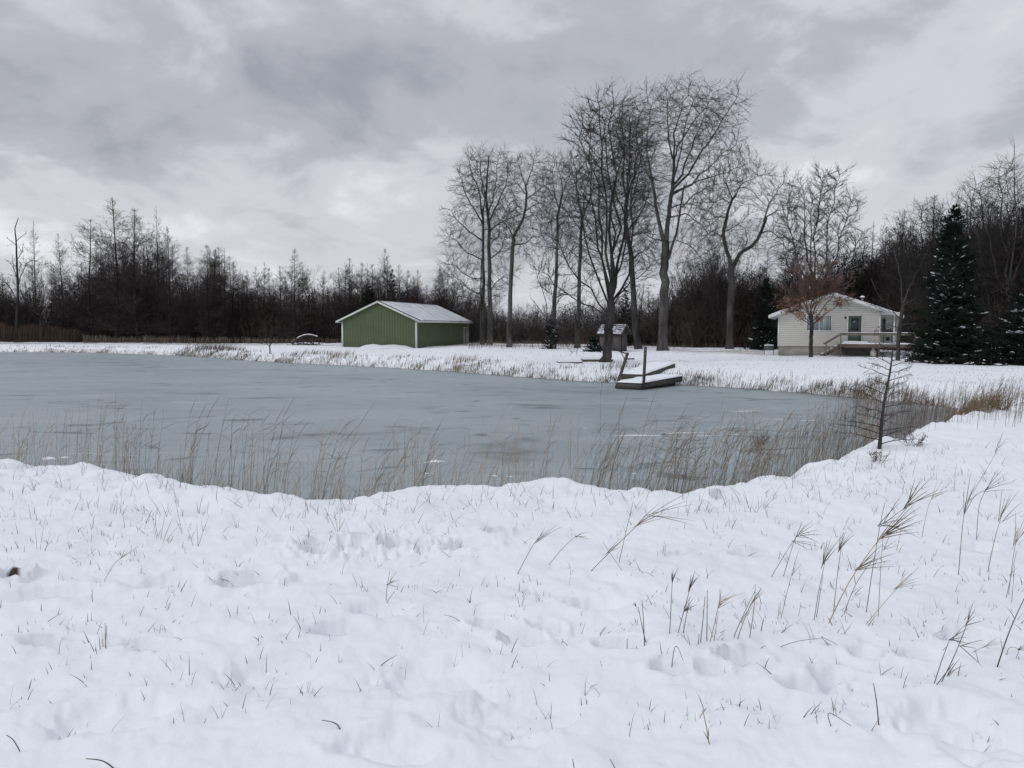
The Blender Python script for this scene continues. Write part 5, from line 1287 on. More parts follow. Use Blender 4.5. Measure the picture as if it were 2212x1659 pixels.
while px < 2330:
    px += gg.uniform(7, 12); Y = max(edge_depth(px), 60)+gg.uniform(2, 12)
    if 1660 < px < 1960: Y = gg.uniform(84, 96)
    yt = np.interp(px, SKY_PX, SKY_Y)+gg.choice([-4, 8, 22, 40, 60])+gg.uniform(-5, 5)
    kd = gg.choices(['l','r','p'], [.68,.1,.22])[0]
    if px > 2060: kd = gg.choices(['l','p'], [.3,.7])[0]
    place(kd, gg.randrange(6), px, yt, Y, 'bare larch in the forest behind the cottage and spruces' if kd in 'lr' else 'bushy bare tree in the forest behind the cottage and spruces',
          'bare larches behind the cottage' if kd in 'lr' else 'bushy bare trees behind the cottage', 'larch' if kd in 'lr' else 'tree', gg.uniform(.8, 1.15), int(px))

# the depth of the wood behind the forest edge: one uncountable mass
def forest_mass():
    g = np.random.default_rng(77); mb = MB(); arr = [c.arrays() for t, c in protos]+[c.arrays() for t, c in bprotos]
    tr = [t.arrays() for t, c in protos]+[t.arrays() for t, c in bprotos]
    for i in range(280):
        px = g.uniform(-420, 2700); Y = (edge_depth(px) if not 1080 < px < 1330 else 140)+g.uniform(8, 34)
        yt = np.interp(px, SKY_PX, SKY_Y)+g.uniform(28, 85)
        k = g.integers(0, 9); Hp = 18 if k < 6 else 12
        p = at_y(px, 740, Y); gz = -.1; H = at_y(px, yt, Y)[2]-gz; s = H/Hp
        a = g.random()*6.28; Rm_ = np.array([[math.cos(a), -math.sin(a)], [math.sin(a), math.cos(a)]])
        for V, Q, T in (arr[k], tr[k]):
            V = V.copy(); V[:, :2] = V[:, :2]@Rm_.T*1.15; V[:, 2] *= s; V += np.array([p[0], p[1], gz]); mb.add(V, Q)
    tag(mb.build('forest', M['larch']), 'dense bare woodland behind the forest edge', 'forest', None, 'stuff')
forest_mass()
def underbrush():
    g = np.random.default_rng(78); mb = MB()
    n = 9000; px = g.uniform(-420, 2650, n); back = g.random(n)**1.0*16
    Y = edge_depth(px)+back-.5
    mid = (px > 1060) & (px < 1480); Y = np.where(mid, Y+g.random(n)*22-4, Y)
    hid = (px > 1670) & (px < 1950); Y = np.where(hid, np.maximum(Y, 80), Y)
    X = (px-CX)/FX*Y
    H = (1.4+5.0*g.random(n)**1.3)*np.where(mid, .8, 1.15)*(.5+.5*np.clip(back/6, 0, 1))
    m = 5; s = np.linspace(0, 1, m); az = g.random(n)*6.28; ln = H*(.1+.3*g.random(n))
    P = np.zeros((n, m, 3)); P[:, :, 0] = X[:, None]+np.cos(az)[:, None]*ln[:, None]*s; P[:, :, 1] = Y[:, None]+np.sin(az)[:, None]*ln[:, None]*s
    P[:, :, 2] = -.1+H[:, None]*s; P[:, 1:] += g.normal(size=(n, m-1, 3))*.06
    mb.ribbons(P, np.full((n, m), .045)*np.linspace(1, .5, m), seed=1)
    a = spawn(P, np.full((n, m), .02), 7, .1, 1, 40, .42, 4, .12, .05, seed=4); mb.ribbons(a[0], np.full(a[1].shape, .036)*np.linspace(1, .6, 4), seed=2)
    b = spawn(a[0], a[1], 3, .1, 1, 42, .5, 3, .12, .03, seed=5); mb.ribbons(b[0], np.full(b[1].shape, .030)*np.linspace(1, .6, 3), seed=3)
    tag(mb.build('underbrush', M['brush']), 'tangled dark leafless brush along the forest edge', 'brush', None, 'stuff')
underbrush()

# ============================================================ GRASSES AND REEDS
def blade_paths(X, Y, Z, H, az, lean, m=4, curl=.5):
    n = len(X); s = np.linspace(0, 1, m)
    P = np.zeros((n, m, 3)); ln = (H*lean)[:, None]; hv = (H*np.sqrt(np.clip(1-lean**2, .05, 1)))[:, None]
    sx = s[None]*(1-curl)+s[None]**2*curl
    P[:, :, 0] = X[:, None]+np.cos(az)[:, None]*ln*sx; P[:, :, 1] = Y[:, None]+np.sin(az)[:, None]*ln*sx
    P[:, :, 2] = Z[:, None]-.01+hv*(s[None]*(1+.25*curl)-s[None]**2*.25*curl)
    return P
def scatter(n, ylo, yhi, g, pxlo=-150, pxhi=2360):
    px = g.uniform(pxlo, pxhi, n); py = g.uniform(ylo, yhi, n)
    d = (py-HZ)/FX; Y = 1.75/np.maximum(d, .004); X = (px-CX)/FX*Y
    return X, Y, px
def near_grass():
    g = np.random.default_rng(90); mb = MB()
    X, Y, px = scatter(8200, 975, 1700, g)
    sd = sdist(X, Y); cl = fbm(X*1.6, Y*1.6, 3, 300)
    crest = np.exp(-((sd-1.3)/1.1)**2)
    pr = np.clip(.16+.9*np.maximum(0, cl)+.7*crest, 0, 1)*(sd > .7)*(Y < 16)*np.clip((Y-1.5)/4.5+.10, .1, 1)
    k = g.random(len(X)) < pr*.75; X, Y, sd = X[k], Y[k], sd[k]
    # neighbours: little tufts of 1..4 blades
    r = g.integers(1, 4, len(X)); X = np.repeat(X, r)+g.normal(size=r.sum())*.025; Y = np.repeat(Y, r)+g.normal(size=r.sum())*.025; sd = np.repeat(sd, r)
    n = len(X); H = (.020+.075*g.random(n)**2)+.14*np.exp(-((sd-1.4)/1.1)**2)*g.random(n)**1.5
    P = blade_paths(X, Y, terrain(X, Y), H*1.15, g.random(n)*6.28, np.clip(.15+.75*g.random(n), 0, .96), 5, .35)
    mb.ribbons(P, (.0022+.0022*g.random(n))[:, None]*np.array([.9, 1, .8, .55, .15])[None], seed=3)
    tag(mb.build('grass', M['reed_dark']), 'thin dark grass blades poking through the foreground snow', 'grass', None, 'stuff')
near_grass()
def field_grass():
    g = np.random.default_rng(91); mb = MB()
    n = 110000; px = g.uniform(-300, 2600, n); t = g.random(n)**1.3
    py = 742+t*140; Y = 2.0/((py-HZ)/FX); X = (px-CX)/FX*Y
    sd = sdist(X, Y); cl = fbm(X*.22, Y*.5, 4, 320)+.35*fbm(X*1.3, Y*1.3, 2, 330)
    ok = (sd > .15) & (Y < edge_depth(px)+2) & (g.random(n) < np.clip(.16+.8*np.maximum(0, cl+.05), 0, 1)) & (Y > 15)
    X, Y, sd = X[ok], Y[ok], sd[ok]; n = len(X)
    H = .03+.07*g.random(n)**1.5+.02*(Y > 50)
    P = blade_paths(X, Y, terrain(X, Y, sd), H, g.random(n)*6.28, np.clip(.2+.6*g.random(n), 0, .95), 3, .3)
    mb.ribbons(P, (.006+.00016*Y*g.random(n))[:, None]*np.array([1, .8, .3])[None], seed=4)
    tag(mb.build('grass', M['grass']), 'short tan stubble showing through the snow of the far field', 'grass', None, 'stuff')
    # banks
    mb = MB(); xs = []; n0 = 34000
    i = g.integers(0, len(FAR)-1, n0); f = g.random(n0)
    A = np.array(far_w)[i]; B = np.array(far_w)[i+1]; p = A+(B-A)*f[:, None]
    X = p[:, 0]; Y = p[:, 1]+np.abs(g.normal(size=n0))*1.5-.1
    sd = sdist(X, Y); cl = fbm(X*.35, Y*.9, 3, 350); pxx = CX+X/Y*FX
    right = (pxx > 1470)
    ok = (sd > -.12) & (sd < 4) & (g.random(n0) < np.clip(.12+1.6*np.maximum(0, cl-.05)+.5*np.exp(-(sd/.45)**2), 0, 1)*np.where(right, .42, .62))
    X, Y, sd, right = X[ok], Y[ok], sd[ok], right[ok]; n = len(X)
    H = (.10+.32*g.random(n)**1.6)*np.where(right, 1.05, 1)*(1.1-.18*np.clip(sd, 0, 3))
    P = blade_paths(X, Y, terrain(X, Y, sd), H, g.normal(size=n)*1.0, np.clip(.10+.45*g.random(n), 0, .9), 4, .5)
    mb.ribbons(P, (.007+.00028*Y*(.4+g.random(n)))[:, None]*np.array([1, .9, .7, .3])[None], seed=5)
    tag(mb.build('bank_grass', M['grass']), 'dry grass standing along the far pond bank', 'grass', None, 'stuff')
field_grass()
def reed_bed(name, px0, px1, Y0, Y1, n, h0, h1, mt, label, seed, w=.035):
    g = np.random.default_rng(seed); mb = MB(); px = g.uniform(px0, px1, n); Y = g.uniform(Y0, Y1, n); X = (px-CX)/FX*Y
    H = g.uniform(h0, h1, n)*(1-.5*((px-px0)/(px1-px0)))*(.85+.15*vn(px*.05, px*0, seed))
    P = blade_paths(X, Y, terrain(X, Y), H, g.normal(size=n)*.8, .05+.15*g.random(n), 5, .4)
    mb.ribbons(P, np.full((n, 1), w)*np.array([.6, .6, .6, 1.0, .5])[None], seed=seed)
    tag(mb.build(name, M[mt]), label, 'reeds', None, 'stuff')
reed_bed('reed_bed', -260, 180, 119, 127, 3400, 3.6, 4.8, 'reed_red', 'tall rust-brown reed bed at the left edge in front of the larches', 95, .05)
reed_bed('dry_weeds', 180, 1010, 112, 121, 4200, .8, 1.5, 'grass', 'low tan weeds along the foot of the left forest', 96, .04)
reed_bed('dry_weeds', 1010, 2300, 80, 104, 3000, .4, .8, 'grass', 'low tan weeds along the foot of the right forest', 97, .03)

# --- reed stalks: prototypes of a stem with its leaves, then individual copies
def reed_proto(seed, H=1.35, nl=9, lean=.16, top=.45, mt='reed', w=1.0):
    g = np.random.default_rng(seed); s = np.linspace(0, 1, 9)
    cx = lean*H*(s**1.8)*(1+.3*g.normal()); cy = .08*g.normal()*H*s**2
    P = np.stack([cx, cy, H*s*(1-.05*s)], -1)
    st = MB(); st.tubes(P, np.linspace(.0032, .0012, 9)*w, 4)
    A = []; 
    for i in range(nl):
        f = 1-top*(i/nl)*(.7+.6*g.random()); f = min(f, .99); k = f*8; j = min(int(k), 7); a = P[j]+(P[j+1]-P[j])*(k-j)
        L_ = H*(.10+.10*g.random()); az = g.normal()*.75+(math.pi if g.random() < .12 else 0); el = g.uniform(.25, 1.15)
        u = np.linspace(0, 1, 5); A.append(np.stack([a[0]+math.cos(az)*math.cos(el)*L_*u, a[1]+math.sin(az)*math.cos(el)*L_*u, a[2]+math.sin(el)*L_*u-.25*L_*u**2*g.random()], -1))
    lf = MB(); lf.ribbons(np.array(A), np.full((len(A), 1), .0048*w)*np.array([.6, 1, .9, .6, .15])[None], seed=seed)
    return st.mesh('stem', M[mt], True), lf.mesh('leaves', M[mt])
RP = [reed_proto(300+i, nl=[9,6,12,4,8,7,10,3][i], lean=[.16,.08,.28,.05,.20,.36,.12,.0][i], top=[.4,.3,.5,.3,.5,.55,.35,.4][i]) for i in range(8)]
RP += [reed_proto(330+i, nl=[3,2,5,4][i], lean=[.06,.0,.12,.18][i], top=.3, mt='reed_dark', w=.9) for i in range(4)]
def reed(x, y, h, k, label, group, rz=0, tilt=0):
    o = empty('reed_stalk', (x, y, min(max(ground_z(x, y), -.6), .5)-.03), rz, label=label, cat='reed', group=group)
    s = h/1.35; o.scale = (.35+.65*s, .35+.65*s, s); o.rotation_euler = (0, tilt, rz)
    st, lf = RP[k % 12]; inst(st, 'stem', o); inst(lf, 'leaves', o)
near_poly = np.array(near_w)
def shore_at(px):
    """point on the near shoreline seen in picture column px (from its real position)"""
    q = CX+near_poly[:, 0]/near_poly[:, 1]*FX
    k = np.argsort(q); return np.array([np.interp(px, q[k], near_poly[k, 0]), np.interp(px, q[k], near_poly[k, 1])])
ZONES = [(0,190,20,.45,.95,'thin reed in the sparse row on the pond edge at the far left','reeds at the left end of the near shore',(8,9,9,10)),
 (190,345,26,.7,1.35,'tall reed in the cluster on the pond edge left of centre-left','tall reeds of the left shore cluster',(8,9,10,3)),
 (345,600,40,.6,1.3,'tall thin reed on the pond edge between the left cluster and the snow mound','reeds of the left middle shore',(8,9,11,3,10)),
 (600,900,34,.5,1.25,'reed leaning right on the pond edge left of the snow mound','reeds beside the snow mound',(10,11,8,0,2)),
 (930,1230,20,.4,1.0,'lone slim reed in the gap between the two snow mounds','reeds in the gap between the snow mounds',(9,8,10,11)),
 (1240,1560,62,.7,1.25,'feathery reed bowed to the right in the dense stand on the pond edge','reeds of the dense leaning stand',(2,0,11,4,10)),
 (1560,1880,76,.6,1.2,'upright feathery reed in the dense stand left of the larch sapling','reeds of the dense stand by the sapling',(0,4,2,6,1))]
g = np.random.default_rng(401)
for a, b, n, h0, h1, lab, grp, ks in ZONES:
    cen = g.uniform(a, b, max(3, n//7))
    for i in range(n):
        px = g.uniform(a, b) if g.random() < .5 else np.clip(cen[g.integers(len(cen))]+g.normal()*9, a, b)
        p = shore_at(px); off = g.uniform(-.25, .75)+(g.random()**2)*.5
        d = p/np.linalg.norm(p); p = p+d*off
        reed(p[0], p[1], (g.uniform(h0, h1)+.34)*(1.12 if g.random() < .15 else 1), ks[g.integers(len(ks))], lab, grp, g.normal()*.35, g.normal()*.04+.02)
def reed_mass():
    g = np.random.default_rng(402)
    def cloud(name, n, f, H0, H1, mt, label, lean=.25, w=.0075, sd_=7):
        X = []; Y = []
        for i in range(n):
            x, y = f(); X.append(x); Y.append(y)
        X = np.array(X); Y = np.array(Y); H = g.uniform(H0, H1, n); mb = MB()
        Z = np.clip(terrain(X, Y), -.6, 9)
        P = blade_paths(X, Y, Z, H, g.normal(size=n)*.5, np.clip(lean+.12*g.normal(size=n), .0, .8), 6, .8)
        mb.ribbons(P, np.full((n, 1), w)*np.array([.8, .8, .8, .8, .7, .3])[None], seed=sd_)
        a = spawn(P, np.full(P.shape[:2], .003), 4, .5, 1, 24, .22, 3, .05, -.02, seed=sd_); mb.ribbons(a[0], np.full((len(a[0]), 1), w*.8)*np.array([.8, .8, .2])[None], seed=sd_+1)
        tag(mb.build(name, M[mt]), label, 'reeds', None, 'stuff')
    def f1():
        px = g.uniform(1250, 1900); p = shore_at(px); return p+p/np.linalg.norm(p)*g.uniform(-.5, .7)
    cloud('reeds', 300, f1, .7, 1.35, 'reed', 'fine reeds filling the dense stand on the near shore', .22, .0050)
    def f0():
        px = g.uniform(-60, 1250); p = shore_at(px); return p+p/np.linalg.norm(p)*g.uniform(-.6, .3)
    cloud('reeds', 620, f0, .65, 1.1, 'reed', 'fine reeds scattered along the left near shore', .12, .0042, 11)
    def f2():
        t = g.random(); a = np.array([6.2, 14.0]); b = np.array([13.6, 26.2]); p = a+(b-a)*t; nrm = np.array([-.86, .5])
        return p+nrm*g.uniform(-.6, 1.6+.8*t)+g.normal(size=2)*.25
    cloud('reeds', 620, f2, .45, 1.0, 'reed_brown', 'brown reed fringe crowding the right end of the pond', .12, .0058, 21)
    def f3():
        t = g.random(); a = np.array([8.6, 15.4]); b = np.array([14.6, 24.0]); p = a+(b-a)*t; return p+g.normal(size=2)*.7
    cloud('reeds', 420, f3, .3, .75, 'grass', 'tan stalks on the snowy bank at the right end of the pond', .15, .0065, 31)
    def f4():
        k = g.integers(11, 16); f = g.random(); p = np.array(far_w)[k]*(1-f)+np.array(far_w)[min(k+1, 16)]*f; return p+np.array([0, g.uniform(-.2, 1.0)])
    cloud('reeds', 260, f4, .25, .6, 'grass', 'short reeds along the far bank right of the dock', .22, .009, 41)
reed_mass()
def tuft(px, py, r, h, n, mt, label, seed, name='grass_tuft', lean=.45, Y=None, cat='grass tuft'):
    g = np.random.default_rng(seed); p = on_ground(px, py) if Y is None else at_y(px, py, Y)
    a = g.random(n)*6.28; rr = r*np.sqrt(g.random(n)); X = p[0]+np.cos(a)*rr*1.3; Yv = p[1]+np.sin(a)*rr
    P = blade_paths(X, Yv, terrain(X, Yv)-.02, h*(.55+.5*g.random(n)), g.normal(size=n)*.8, np.clip(lean+.2*g.normal(size=n), 0, .9), 6, .8)
    mb = MB(); mb.ribbons(P, np.full((n, 1), .0035+.00028*p[1])*np.array([.8, 1, 1, .8, .6, .2])[None], seed=seed)
    tag(mb.build(name, M[mt]), label, cat)
tuft(2125, 888, .42, .62, 420, 'tuft', 'large golden-brown grass tuft on the snowy bank at the right', 501, lean=.55)
tuft(2075, 890, .35, .45, 200, 'tuft', 'smaller tan grass tuft left of the large golden one', 502, lean=.5)
tuft(430, 768, 2.6, .75, 500, 'reed_red', 'rusty brown grass patch on the far left bank', 503, Y=80)
tuft(480, 772, 1.6, .6, 260, 'grass', 'tan grass clump beside the rusty patch on the far left bank', 504, Y=76)
tuft(1840, 858, .8, .55, 240, 'grass', 'dark tan grass hummock on the right far bank behind the sapling', 505, Y=31.5)
tuft(1760, 850, .5, .45, 120, 'grass', 'small tan hummock on the right far bank left of the sapling', 506, Y=33.5)
tuft(660, 780, 1.6, .5, 200, 'grass', 'straw clump on the far bank below the fallen log', 507, Y=64)
tuft(985, 803, 1.1, .5, 170, 'tuft', 'yellowish straw clump at the waterline below the shed', 508, Y=51.5)
tuft(730, 786, 1.0, .5, 120, 'tuft', 'yellowish straw clump on the far bank below the left shed corner', 509, Y=61)
tuft(1338, 800, .8, .5, 130, 'grass', 'withered weed clump on the bank below the pond-side tree', 510, Y=42.5)
tuft(190, 771, 1.8, .6, 200, 'grass', 'grey-brown weed clump at the waterline on the far left', 511, Y=80)
def weed(px, py, r, h, n, mt, label, seed, leafy=True):
    """branching dried weed with curled dead leaves"""
    g = np.random.default_rng(seed); p = on_ground(px, py); gz = p[2]
    if gz < -.55: p[2] = -.6
    root = empty('dried_weed', p, label=label, cat='weed')
    a = g.random(n)*6.28; L_ = h*(.6+.4*g.random(n)); s = np.linspace(0, 1, 5)
    P = np.zeros((n, 5, 3)); P[:, :, 0] = (np.cos(a)*r)[:, None]*s+(g.normal(size=n)*r*.3)[:, None]; P[:, :, 1] = (np.sin(a)*r)[:, None]*s; P[:, :, 2] = -.03+L_[:, None]*s
    c = MB(); c.tubes(P, np.full((n, 5), .0028), 4); b = spawn(P, np.full((n, 5), .002), 5, .3, 1, 45, .3, 4, .1, 0, seed=seed); c.tubes(b[0], np.full(b[1].shape, .0015), 3)
    c.build('stem', M['reed_dark'], root)
    t = np.concatenate([b[0][:, -1], b[0][:, 2], P[:, -1]]); t = t[g.random(len(t)) < .6]; t = t+g.normal(size=t.shape)*.012; m_ = len(t)
    q = g.normal(size=(m_, 3)); q /= np.linalg.norm(q, axis=1)[:, None]; w = np.cross(q, g.normal(size=(m_, 3))); w /= np.linalg.norm(w, axis=1)[:, None]
    V = np.stack([t-q*.014, t+w*.007, t+q*.014, t-w*.006], 1).reshape(-1, 3); lf = MB(); lf.add(V, np.arange(m_*4).reshape(m_, 4)); lf.build('leaves', M[mt], root)
weed(1638, 1042, .16, .42, 26, 'reed_red', 'dark red-brown leafy dead weed among the dense reeds', 601)
weed(1895, 1000, .10, .20, 9, 'reed_dark', 'low dark seed-headed weed on the snow just below the sapling', 603)
weed(1975, 965, .11, .22, 10, 'reed_dark', 'low dark weed on the snow crest right of the sapling', 604)

# --- foreground stalks drawn one by one: base first, then points up the stem; fan = (number, length px, from angle, to angle)
def stalk(paths, fans, label, w=.0042, mt='reed_dark', seed=0, name='reed_clump', group=None, cat='reed'):
    g = np.random.default_rng(seed+700); bx, by = paths[0][0]; b = on_ground(bx, by); Y = b[1]
    root = empty(name, b, label=label, cat=cat, group=group); st = MB(); lf = MB(); nlf = 0
    for pts in paths:
        b2 = on_ground(*pts[0]); Y2 = b2[1]; dyy = g.normal()*.12
        P = [b2-np.array([0, 0, .03])]+[at_y(x, y, Y2+dyy*(i+1)/len(pts)) for i, (x, y) in enumerate(pts[1:])]
        P = poly(P, 12) if len(P) > 2 else np.linspace(P[0], P[-1], 6)
        st.tubes(P-b, np.linspace(w/2, w/4, len(P)), 5)
    st.build('stem', M[mt], root, True)
    for (x, y, n, L_, a0, a1) in fans:
        base = at_y(x, y, Y); A = []
        for i in range(n):
            a = math.radians(a0+(a1-a0)*(i+g.random()*.5)/max(1, n-1)); l = L_*(.6+.5*g.random()); ox = g.uniform(-.25, .35)*l*.5
            s0 = (x+math.cos(math.radians((a0+a1)/2))*ox, y-math.sin(math.radians((a0+a1)/2))*ox)
            e = (s0[0]+math.cos(a)*l, s0[1]-math.sin(a)*l); dv = g.normal()*.06
            A.append([at_y(s0[0]*(1-t)+e[0]*t, s0[1]*(1-t)+e[1]*t+l*.10*t*t, Y+dv*t)-b for t in np.linspace(0, 1, 6)])
        lf.tubes(np.array(A), np.full((n, 1), w*.42)*np.array([.7, 1, .9, .7, .5, .15])[None], 4); nlf += n
    if nlf: lf.build('leaves', M[mt], root)
S = stalk
S([[(1113,1240),(1150,1180),(1170,1155)]], [(1158,1172,6,62,30,62)], 'small fan-topped stalk left of the long diagonal reed', seed=1)
S([[(1180,1218),(1215,1185),(1245,1157)]], [(1243,1160,4,34,-10,40)], 'low arching stalk between the fan-topped stalk and the long diagonal reed', seed=2)
S([[(1268,1233),(1330,1180),(1400,1115),(1478,1068)]], [(1370,1138,6,80,20,46),(1400,1115,4,110,-14,26),(1310,1195,3,60,30,48)], 'long reed leaning far right in a diagonal across the mid snow', .005, 'reed', 3)
S([[(1335,1216),(1352,1150),(1368,1083)]], [], 'straight dark stalk crossing behind the long diagonal reed', .0045, seed=4)
S([[(1350,1232),(1315,1190),(1302,1170)]], [], 'thin dark stem leaning left beside the long diagonal reed', .003, seed=5)
S([[(1660,1247),(1700,1190),(1738,1135)],[(1690,1245),(1712,1180),(1732,1130)]], [(1722,1158,7,58,-22,62),(1715,1170,3,60,-25,0)], 'pair of crossed stalks with a broad fan, left of the tallest foreground reeds', seed=6)
S([[(1685,1335),(1705,1260),(1725,1190)]], [(1712,1240,3,44,50,80)], 'thin upright stalk in front of the crossed fan pair', .003, seed=7)
S([[(1757,1340),(1770,1270),(1785,1200)],[(1762,1335),(1778,1240)]], [(1775,1225,7,85,52,84)], 'tight brush-like stalk with upswept blades beside the tallest foreground reeds', seed=8)
S([[(1785,1347),(1830,1265),(1880,1190),(1930,1130),(1965,1090)]], [(1905,1160,10,110,14,54),(1955,1095,7,92,24,72),(1850,1230,6,90,10,48)], 'largest foreground reed, sweeping up to the right with a big feathery plume', .0058, 'reed', 9)
S([[(1820,1325),(1850,1260),(1900,1190)],[(1800,1320),(1810,1235),(1822,1150)]], [(1812,1190,7,66,45,84)], 'dark twin stalks rising beside the foot of the largest foreground reed', seed=10)
S([[(1870,1322),(1885,1230),(1902,1130),(1912,1085)]], [(1900,1135,8,80,-18,60)], 'upright reed behind the largest plume, blades spreading to the right', .0045, seed=11)
S([[(1897,1330),(1902,1240),(1908,1150)]], [(1905,1190,3,50,20,60)], 'bare upright stem right of the largest foreground reed', .0035, seed=12)
S([[(1862,1348),(1925,1285),(1985,1225)]], [(1935,1270,5,62,14,44)], 'low stalk slanting right in front of the largest foreground reed', .0035, 'reed', seed=13)
S([[(2070,1242),(2078,1150),(2086,1085)]], [(2080,1120,4,92,62,88),(2086,1090,2,48,40,60)], 'dark upright stalk with a narrow upswept tip right of the largest plume', .005, seed=14)
S([[(2109,1167),(2116,1090),(2138,1045)]], [(2128,1060,6,68,8,62)], 'curved dark stalk with a fan tip pointing right, fourth from the right edge', .0045, seed=15)
S([[(2132,1236),(2150,1160),(2168,1100)]], [(2160,1120,5,80,55,82),(2160,1130,2,70,30,45)], 'dark stalk near the right edge with blades held close together', .0045, seed=16)
S([[(2178,1285),(2187,1215),(2200,1140)],[(2172,1290),(2196,1190)],[(2185,1300),(2192,1220)]], [(2190,1180,7,90,48,88)], 'bundle of tan stalks at the right edge', .0035, 'reed', 17)
S([[(2150,1442),(2180,1365),(2216,1285)]], [], 'thick straight stem cut by the right edge of the photo', .0065, seed=18)
S([[(2170,1425),(2180,1400),(2205,1402)],[(2190,1425),(2205,1395)]], [(2195,1405,4,28,-5,40)], 'small tangle of broken stems in the snow at the right edge', .003, seed=19)
S([[(1393,1385),(1390,1340),(1387,1297)],[(1396,1380),(1378,1310)]], [(1374,1310,3,14,95,130)], 'short pair of stiff stems, leftmost of the lower stem row', .005, seed=20)
S([[(1446,1371),(1450,1300),(1453,1240)]], [(1452,1262,5,34,70,96)], 'tall dark seed-headed stem, second in the lower stem row', .0045, seed=21)
S([[(1462,1368),(1480,1310),(1498,1245)],[(1474,1367),(1490,1290)]], [(1488,1275,8,44,56,82),(1478,1320,5,36,20,66)], 'dark feathery stem cluster in the middle of the lower stem row', .0045, seed=22)
S([[(1512,1388),(1518,1345),(1523,1288)],[(1527,1383),(1528,1275)],[(1508,1390),(1510,1370)]], [], 'three stiff leafless stems right of the feathery cluster', .005, seed=23)
S([[(1532,1385),(1545,1340),(1556,1290)],[(1541,1384),(1552,1320)]], [(1552,1312,8,42,30,88),(1558,1300,2,60,22,30)], 'brown frayed stem cluster in the lower stem row', .004, 'reed', 24)
S([[(1580,1376),(1605,1330),(1632,1275)],[(1590,1380),(1615,1320),(1645,1270)],[(1618,1377),(1628,1320),(1632,1262)]], [(1622,1305,4,44,40,62)], 'crossing tan stems at the right end of the lower stem row', .0045, 'reed', 25)
S([[(1664,1393),(1720,1386),(1780,1378)]], [(1778,1380,4,80,-62,-26)], 'stem lying almost flat with its blades fanned down to the right', .0035, seed=26)
S([[(2014,1480),(2035,1425),(2052,1380)],[(2028,1472),(2060,1420),(2088,1350),(2097,1318)],[(2012,1482),(2060,1432)]], [(2052,1382,5,48,-25,50),(2085,1350,4,44,20,74),(2070,1395,3,60,-45,20)], 'tangled crossing stalks with kinked blades, low at the right', .0042, seed=27)
S([[(2035,1430),(2095,1412),(2150,1385)]], [(2120,1400,2,60,10,30)], 'thin stem arching right out of the crossing tangle', .003, 'reed', 28)
S([[(1900,1565),(1894,1520),(1887,1476)]], [], 'single thick upright stub in the lower right snow', .006, seed=29, name='stem_stub')
S([[(1800,1565),(1790,1540)],[(1800,1565),(1790,1540),(1838,1568)]], [], 'sharply folded stem lying in the lower right snow', .004, seed=30, name='folded_stem')
S([[(1535,1608),(1526,1570),(1518,1535)],[(1502,1565),(1515,1545),(1525,1530)]], [(1530,1600,3,30,80,110)], 'broken brown stem with a bent twig, bottom centre-right snow', .005, 'reed', 31, name='broken_stem')
S([[(1354,1421),(1355,1380)]], [], 'short thick stub left of the arched stem', .006, seed=32, name='stem_stub')
S([[(1451,1421),(1456,1404),(1464,1398),(1476,1428)]], [], 'small stem bent into an arch in the snow', .004, seed=33, name='arched_stem')
S([[(229,1405),(228,1380),(227,1345)],[(226,1402),(231,1350)],[(224,1400),(221,1380)]], [], 'small reddish tuft of stems in the left snow', .0045, 'tuft', 34, name='stem_tuft')
S([[(741,1583),(732,1570),(718,1560),(695,1556)]], [], 'dark curled blade arching left at the bottom centre-left', .006, seed=35, name='curled_blade')
S([[(262,1657),(225,1645),(185,1639)]], [], 'dark flat blade lying at the bottom left corner', .006, seed=36, name='curled_blade')
S([[(48,1618),(30,1600),(14,1588)]], [], 'short dark blade lying near the bottom left corner', .005, seed=37, name='curled_blade')
S([[(1245,1668),(1237,1640)],[(1267,1668),(1272,1640)]], [], 'pair of stubs cut by the bottom edge', .005, seed=38, name='stem_stub')
S([[(1340,1665),(1318,1640)]], [], 'lone slanting stub at the bottom edge', .005, seed=39, name='stem_stub')
S([[(1020,1402),(990,1335),(958,1328)]][:0] or [[(1010,1345),(985,1336),(958,1328)]], [], 'stiff dark stem lying flat in the centre snow', .004, seed=40, name='fallen_reed')
S([[(833,1298),(836,1270),(842,1235)],[(832,1296),(850,1280)]], [(838,1262,3,36,-20,60)], 'dark bent blades right of the trampled snow', .004, seed=41)
S([[(1925,1600),(1960,1620),(2010,1632)],[(1925,1600),(1975,1640)]], [], 'forked pale stem lying flat at the lower right', .0035, 'reed', 42, name='fallen_reed')
S([[(2095,1068),(2150,980),(2165,935)],[(2060,1060),(2066,1000)]], [(2150,975,4,50,40,75)], 'thin stalk on the right slope above the dark stalks', .004, seed=43)
S([[(1948,1015),(1962,960),(1975,930)],[(1970,1030),(1985,975)],[(1930,1010),(1938,960)]], [], 'thin stems on the slope right of the larch sapling', .003, seed=44)
S([[(1935,1190),(1950,1130)],[(1990,1160),(2005,1095),(2020,1065)]], [(2012,1080,5,60,20,70)], 'slender stalk with a light fan just right of the largest plume', .0035, 'reed', 45)
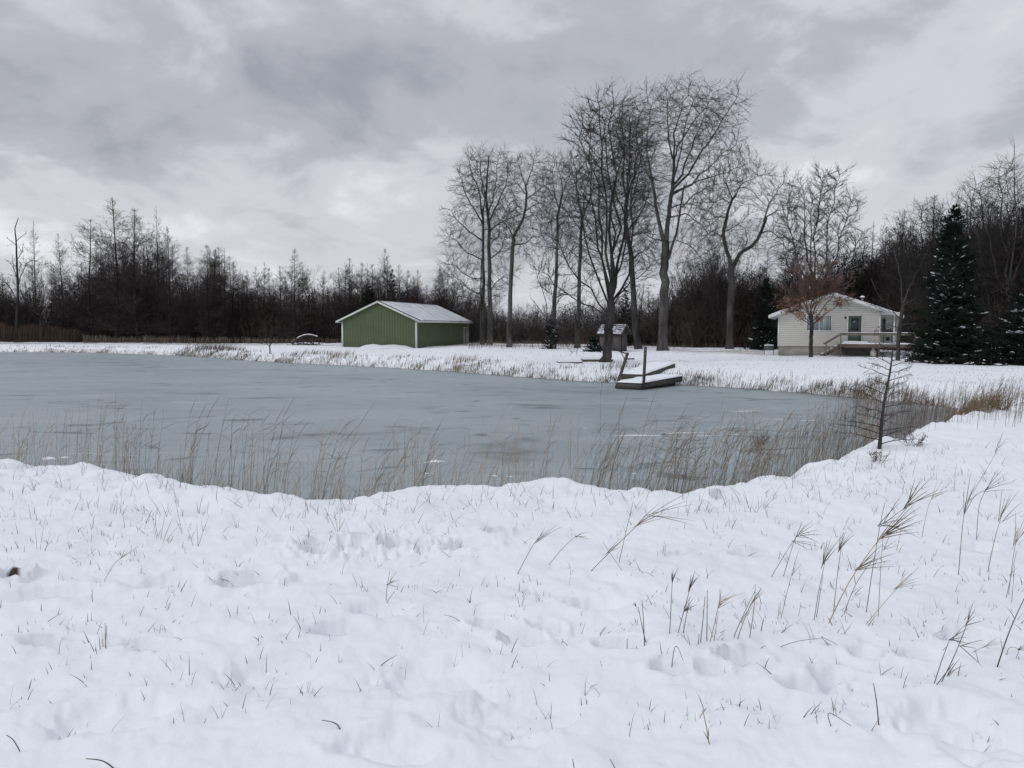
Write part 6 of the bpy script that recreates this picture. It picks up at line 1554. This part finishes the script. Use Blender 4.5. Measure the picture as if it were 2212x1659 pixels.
S([[(395,1153),(376,1060),(372,990)]], [], 'thin stem on the left crest leaning over the pond', .003, 'reed', 46)
S([[(118,1400),(112,1330),(105,1270)]][:0] or [[(220,1255),(250,1215),(300,1180)]], [(262,1205,3,40,30,60)], 'pale forked grass stem in the left middle snow', .0035, 'reed', 47)
S([[(85,1190),(92,1150),(100,1112)],[(95,1188),(110,1150)],[(80,1188),(76,1140)],[(88,1190),(120,1155)]], [], 'spray of thin grass on the left crest', .003, 'reed', 48)
S([[(345,1165),(355,1120),(366,1085)],[(350,1167),(372,1120)],[(340,1165),(330,1120)],[(352,1168),(390,1130)]], [], 'straw-coloured tuft below the left shore cluster', .0035, 'tuft', 49)
S([[(425,1180),(440,1145),(452,1112)],[(428,1180),(425,1130)],[(420,1180),(405,1140)]], [], 'straw-coloured tuft between the left cluster and trampled snow', .0035, 'tuft', 50)
S([[(730,1148),(712,1118),(700,1095)],[(733,1148),(735,1105)],[(728,1148),(745,1120)],[(731,1148),(722,1105)]], [], 'small orange-brown tuft above the trampled snow', .004, 'tuft', 51)

# ============================================================ fallen log with snow left of the shed
def log():
    Y = 104.; P = poly([at_y(x, y, Y) for x, y in ((630,741),(640,735),(652,728),(664,725),(676,726),(686,729))], 16)
    b = P[0].copy(); b[2] = ground_z(b[0], b[1]); root = empty('fallen_log', b, label='dark arched fallen log capped with snow left of the shed', cat='log')
    m = MB(); m.tubes(P-b, np.linspace(.22, .13, 16), 8); 
    m.build('trunk', M['bark_dark'], root, True)
    m = MB(); m.tubes(P-b+np.array([0, 0, .13]), np.linspace(.11, .07, 16)*(1+.2*np.random.default_rng(2).normal(size=16)), 8); m.build('snow_cap', M['snow'], root, True)
    g = np.random.default_rng(6); m = MB(); P2 = []
    for i in range(60):
        a = g.random()*3.1; x0 = g.uniform(.0, 3.6); l = g.uniform(.6, 1.6); P2.append([(x0+math.cos(a)*l*s, g.normal()*.1, math.sin(a)*l*s*.6) for s in np.linspace(0, 1, 4)])
    m.tubes(np.array(P2), np.full((60, 4), .03), 4); m.build('twigs', M['bark_dark'], root)
log()
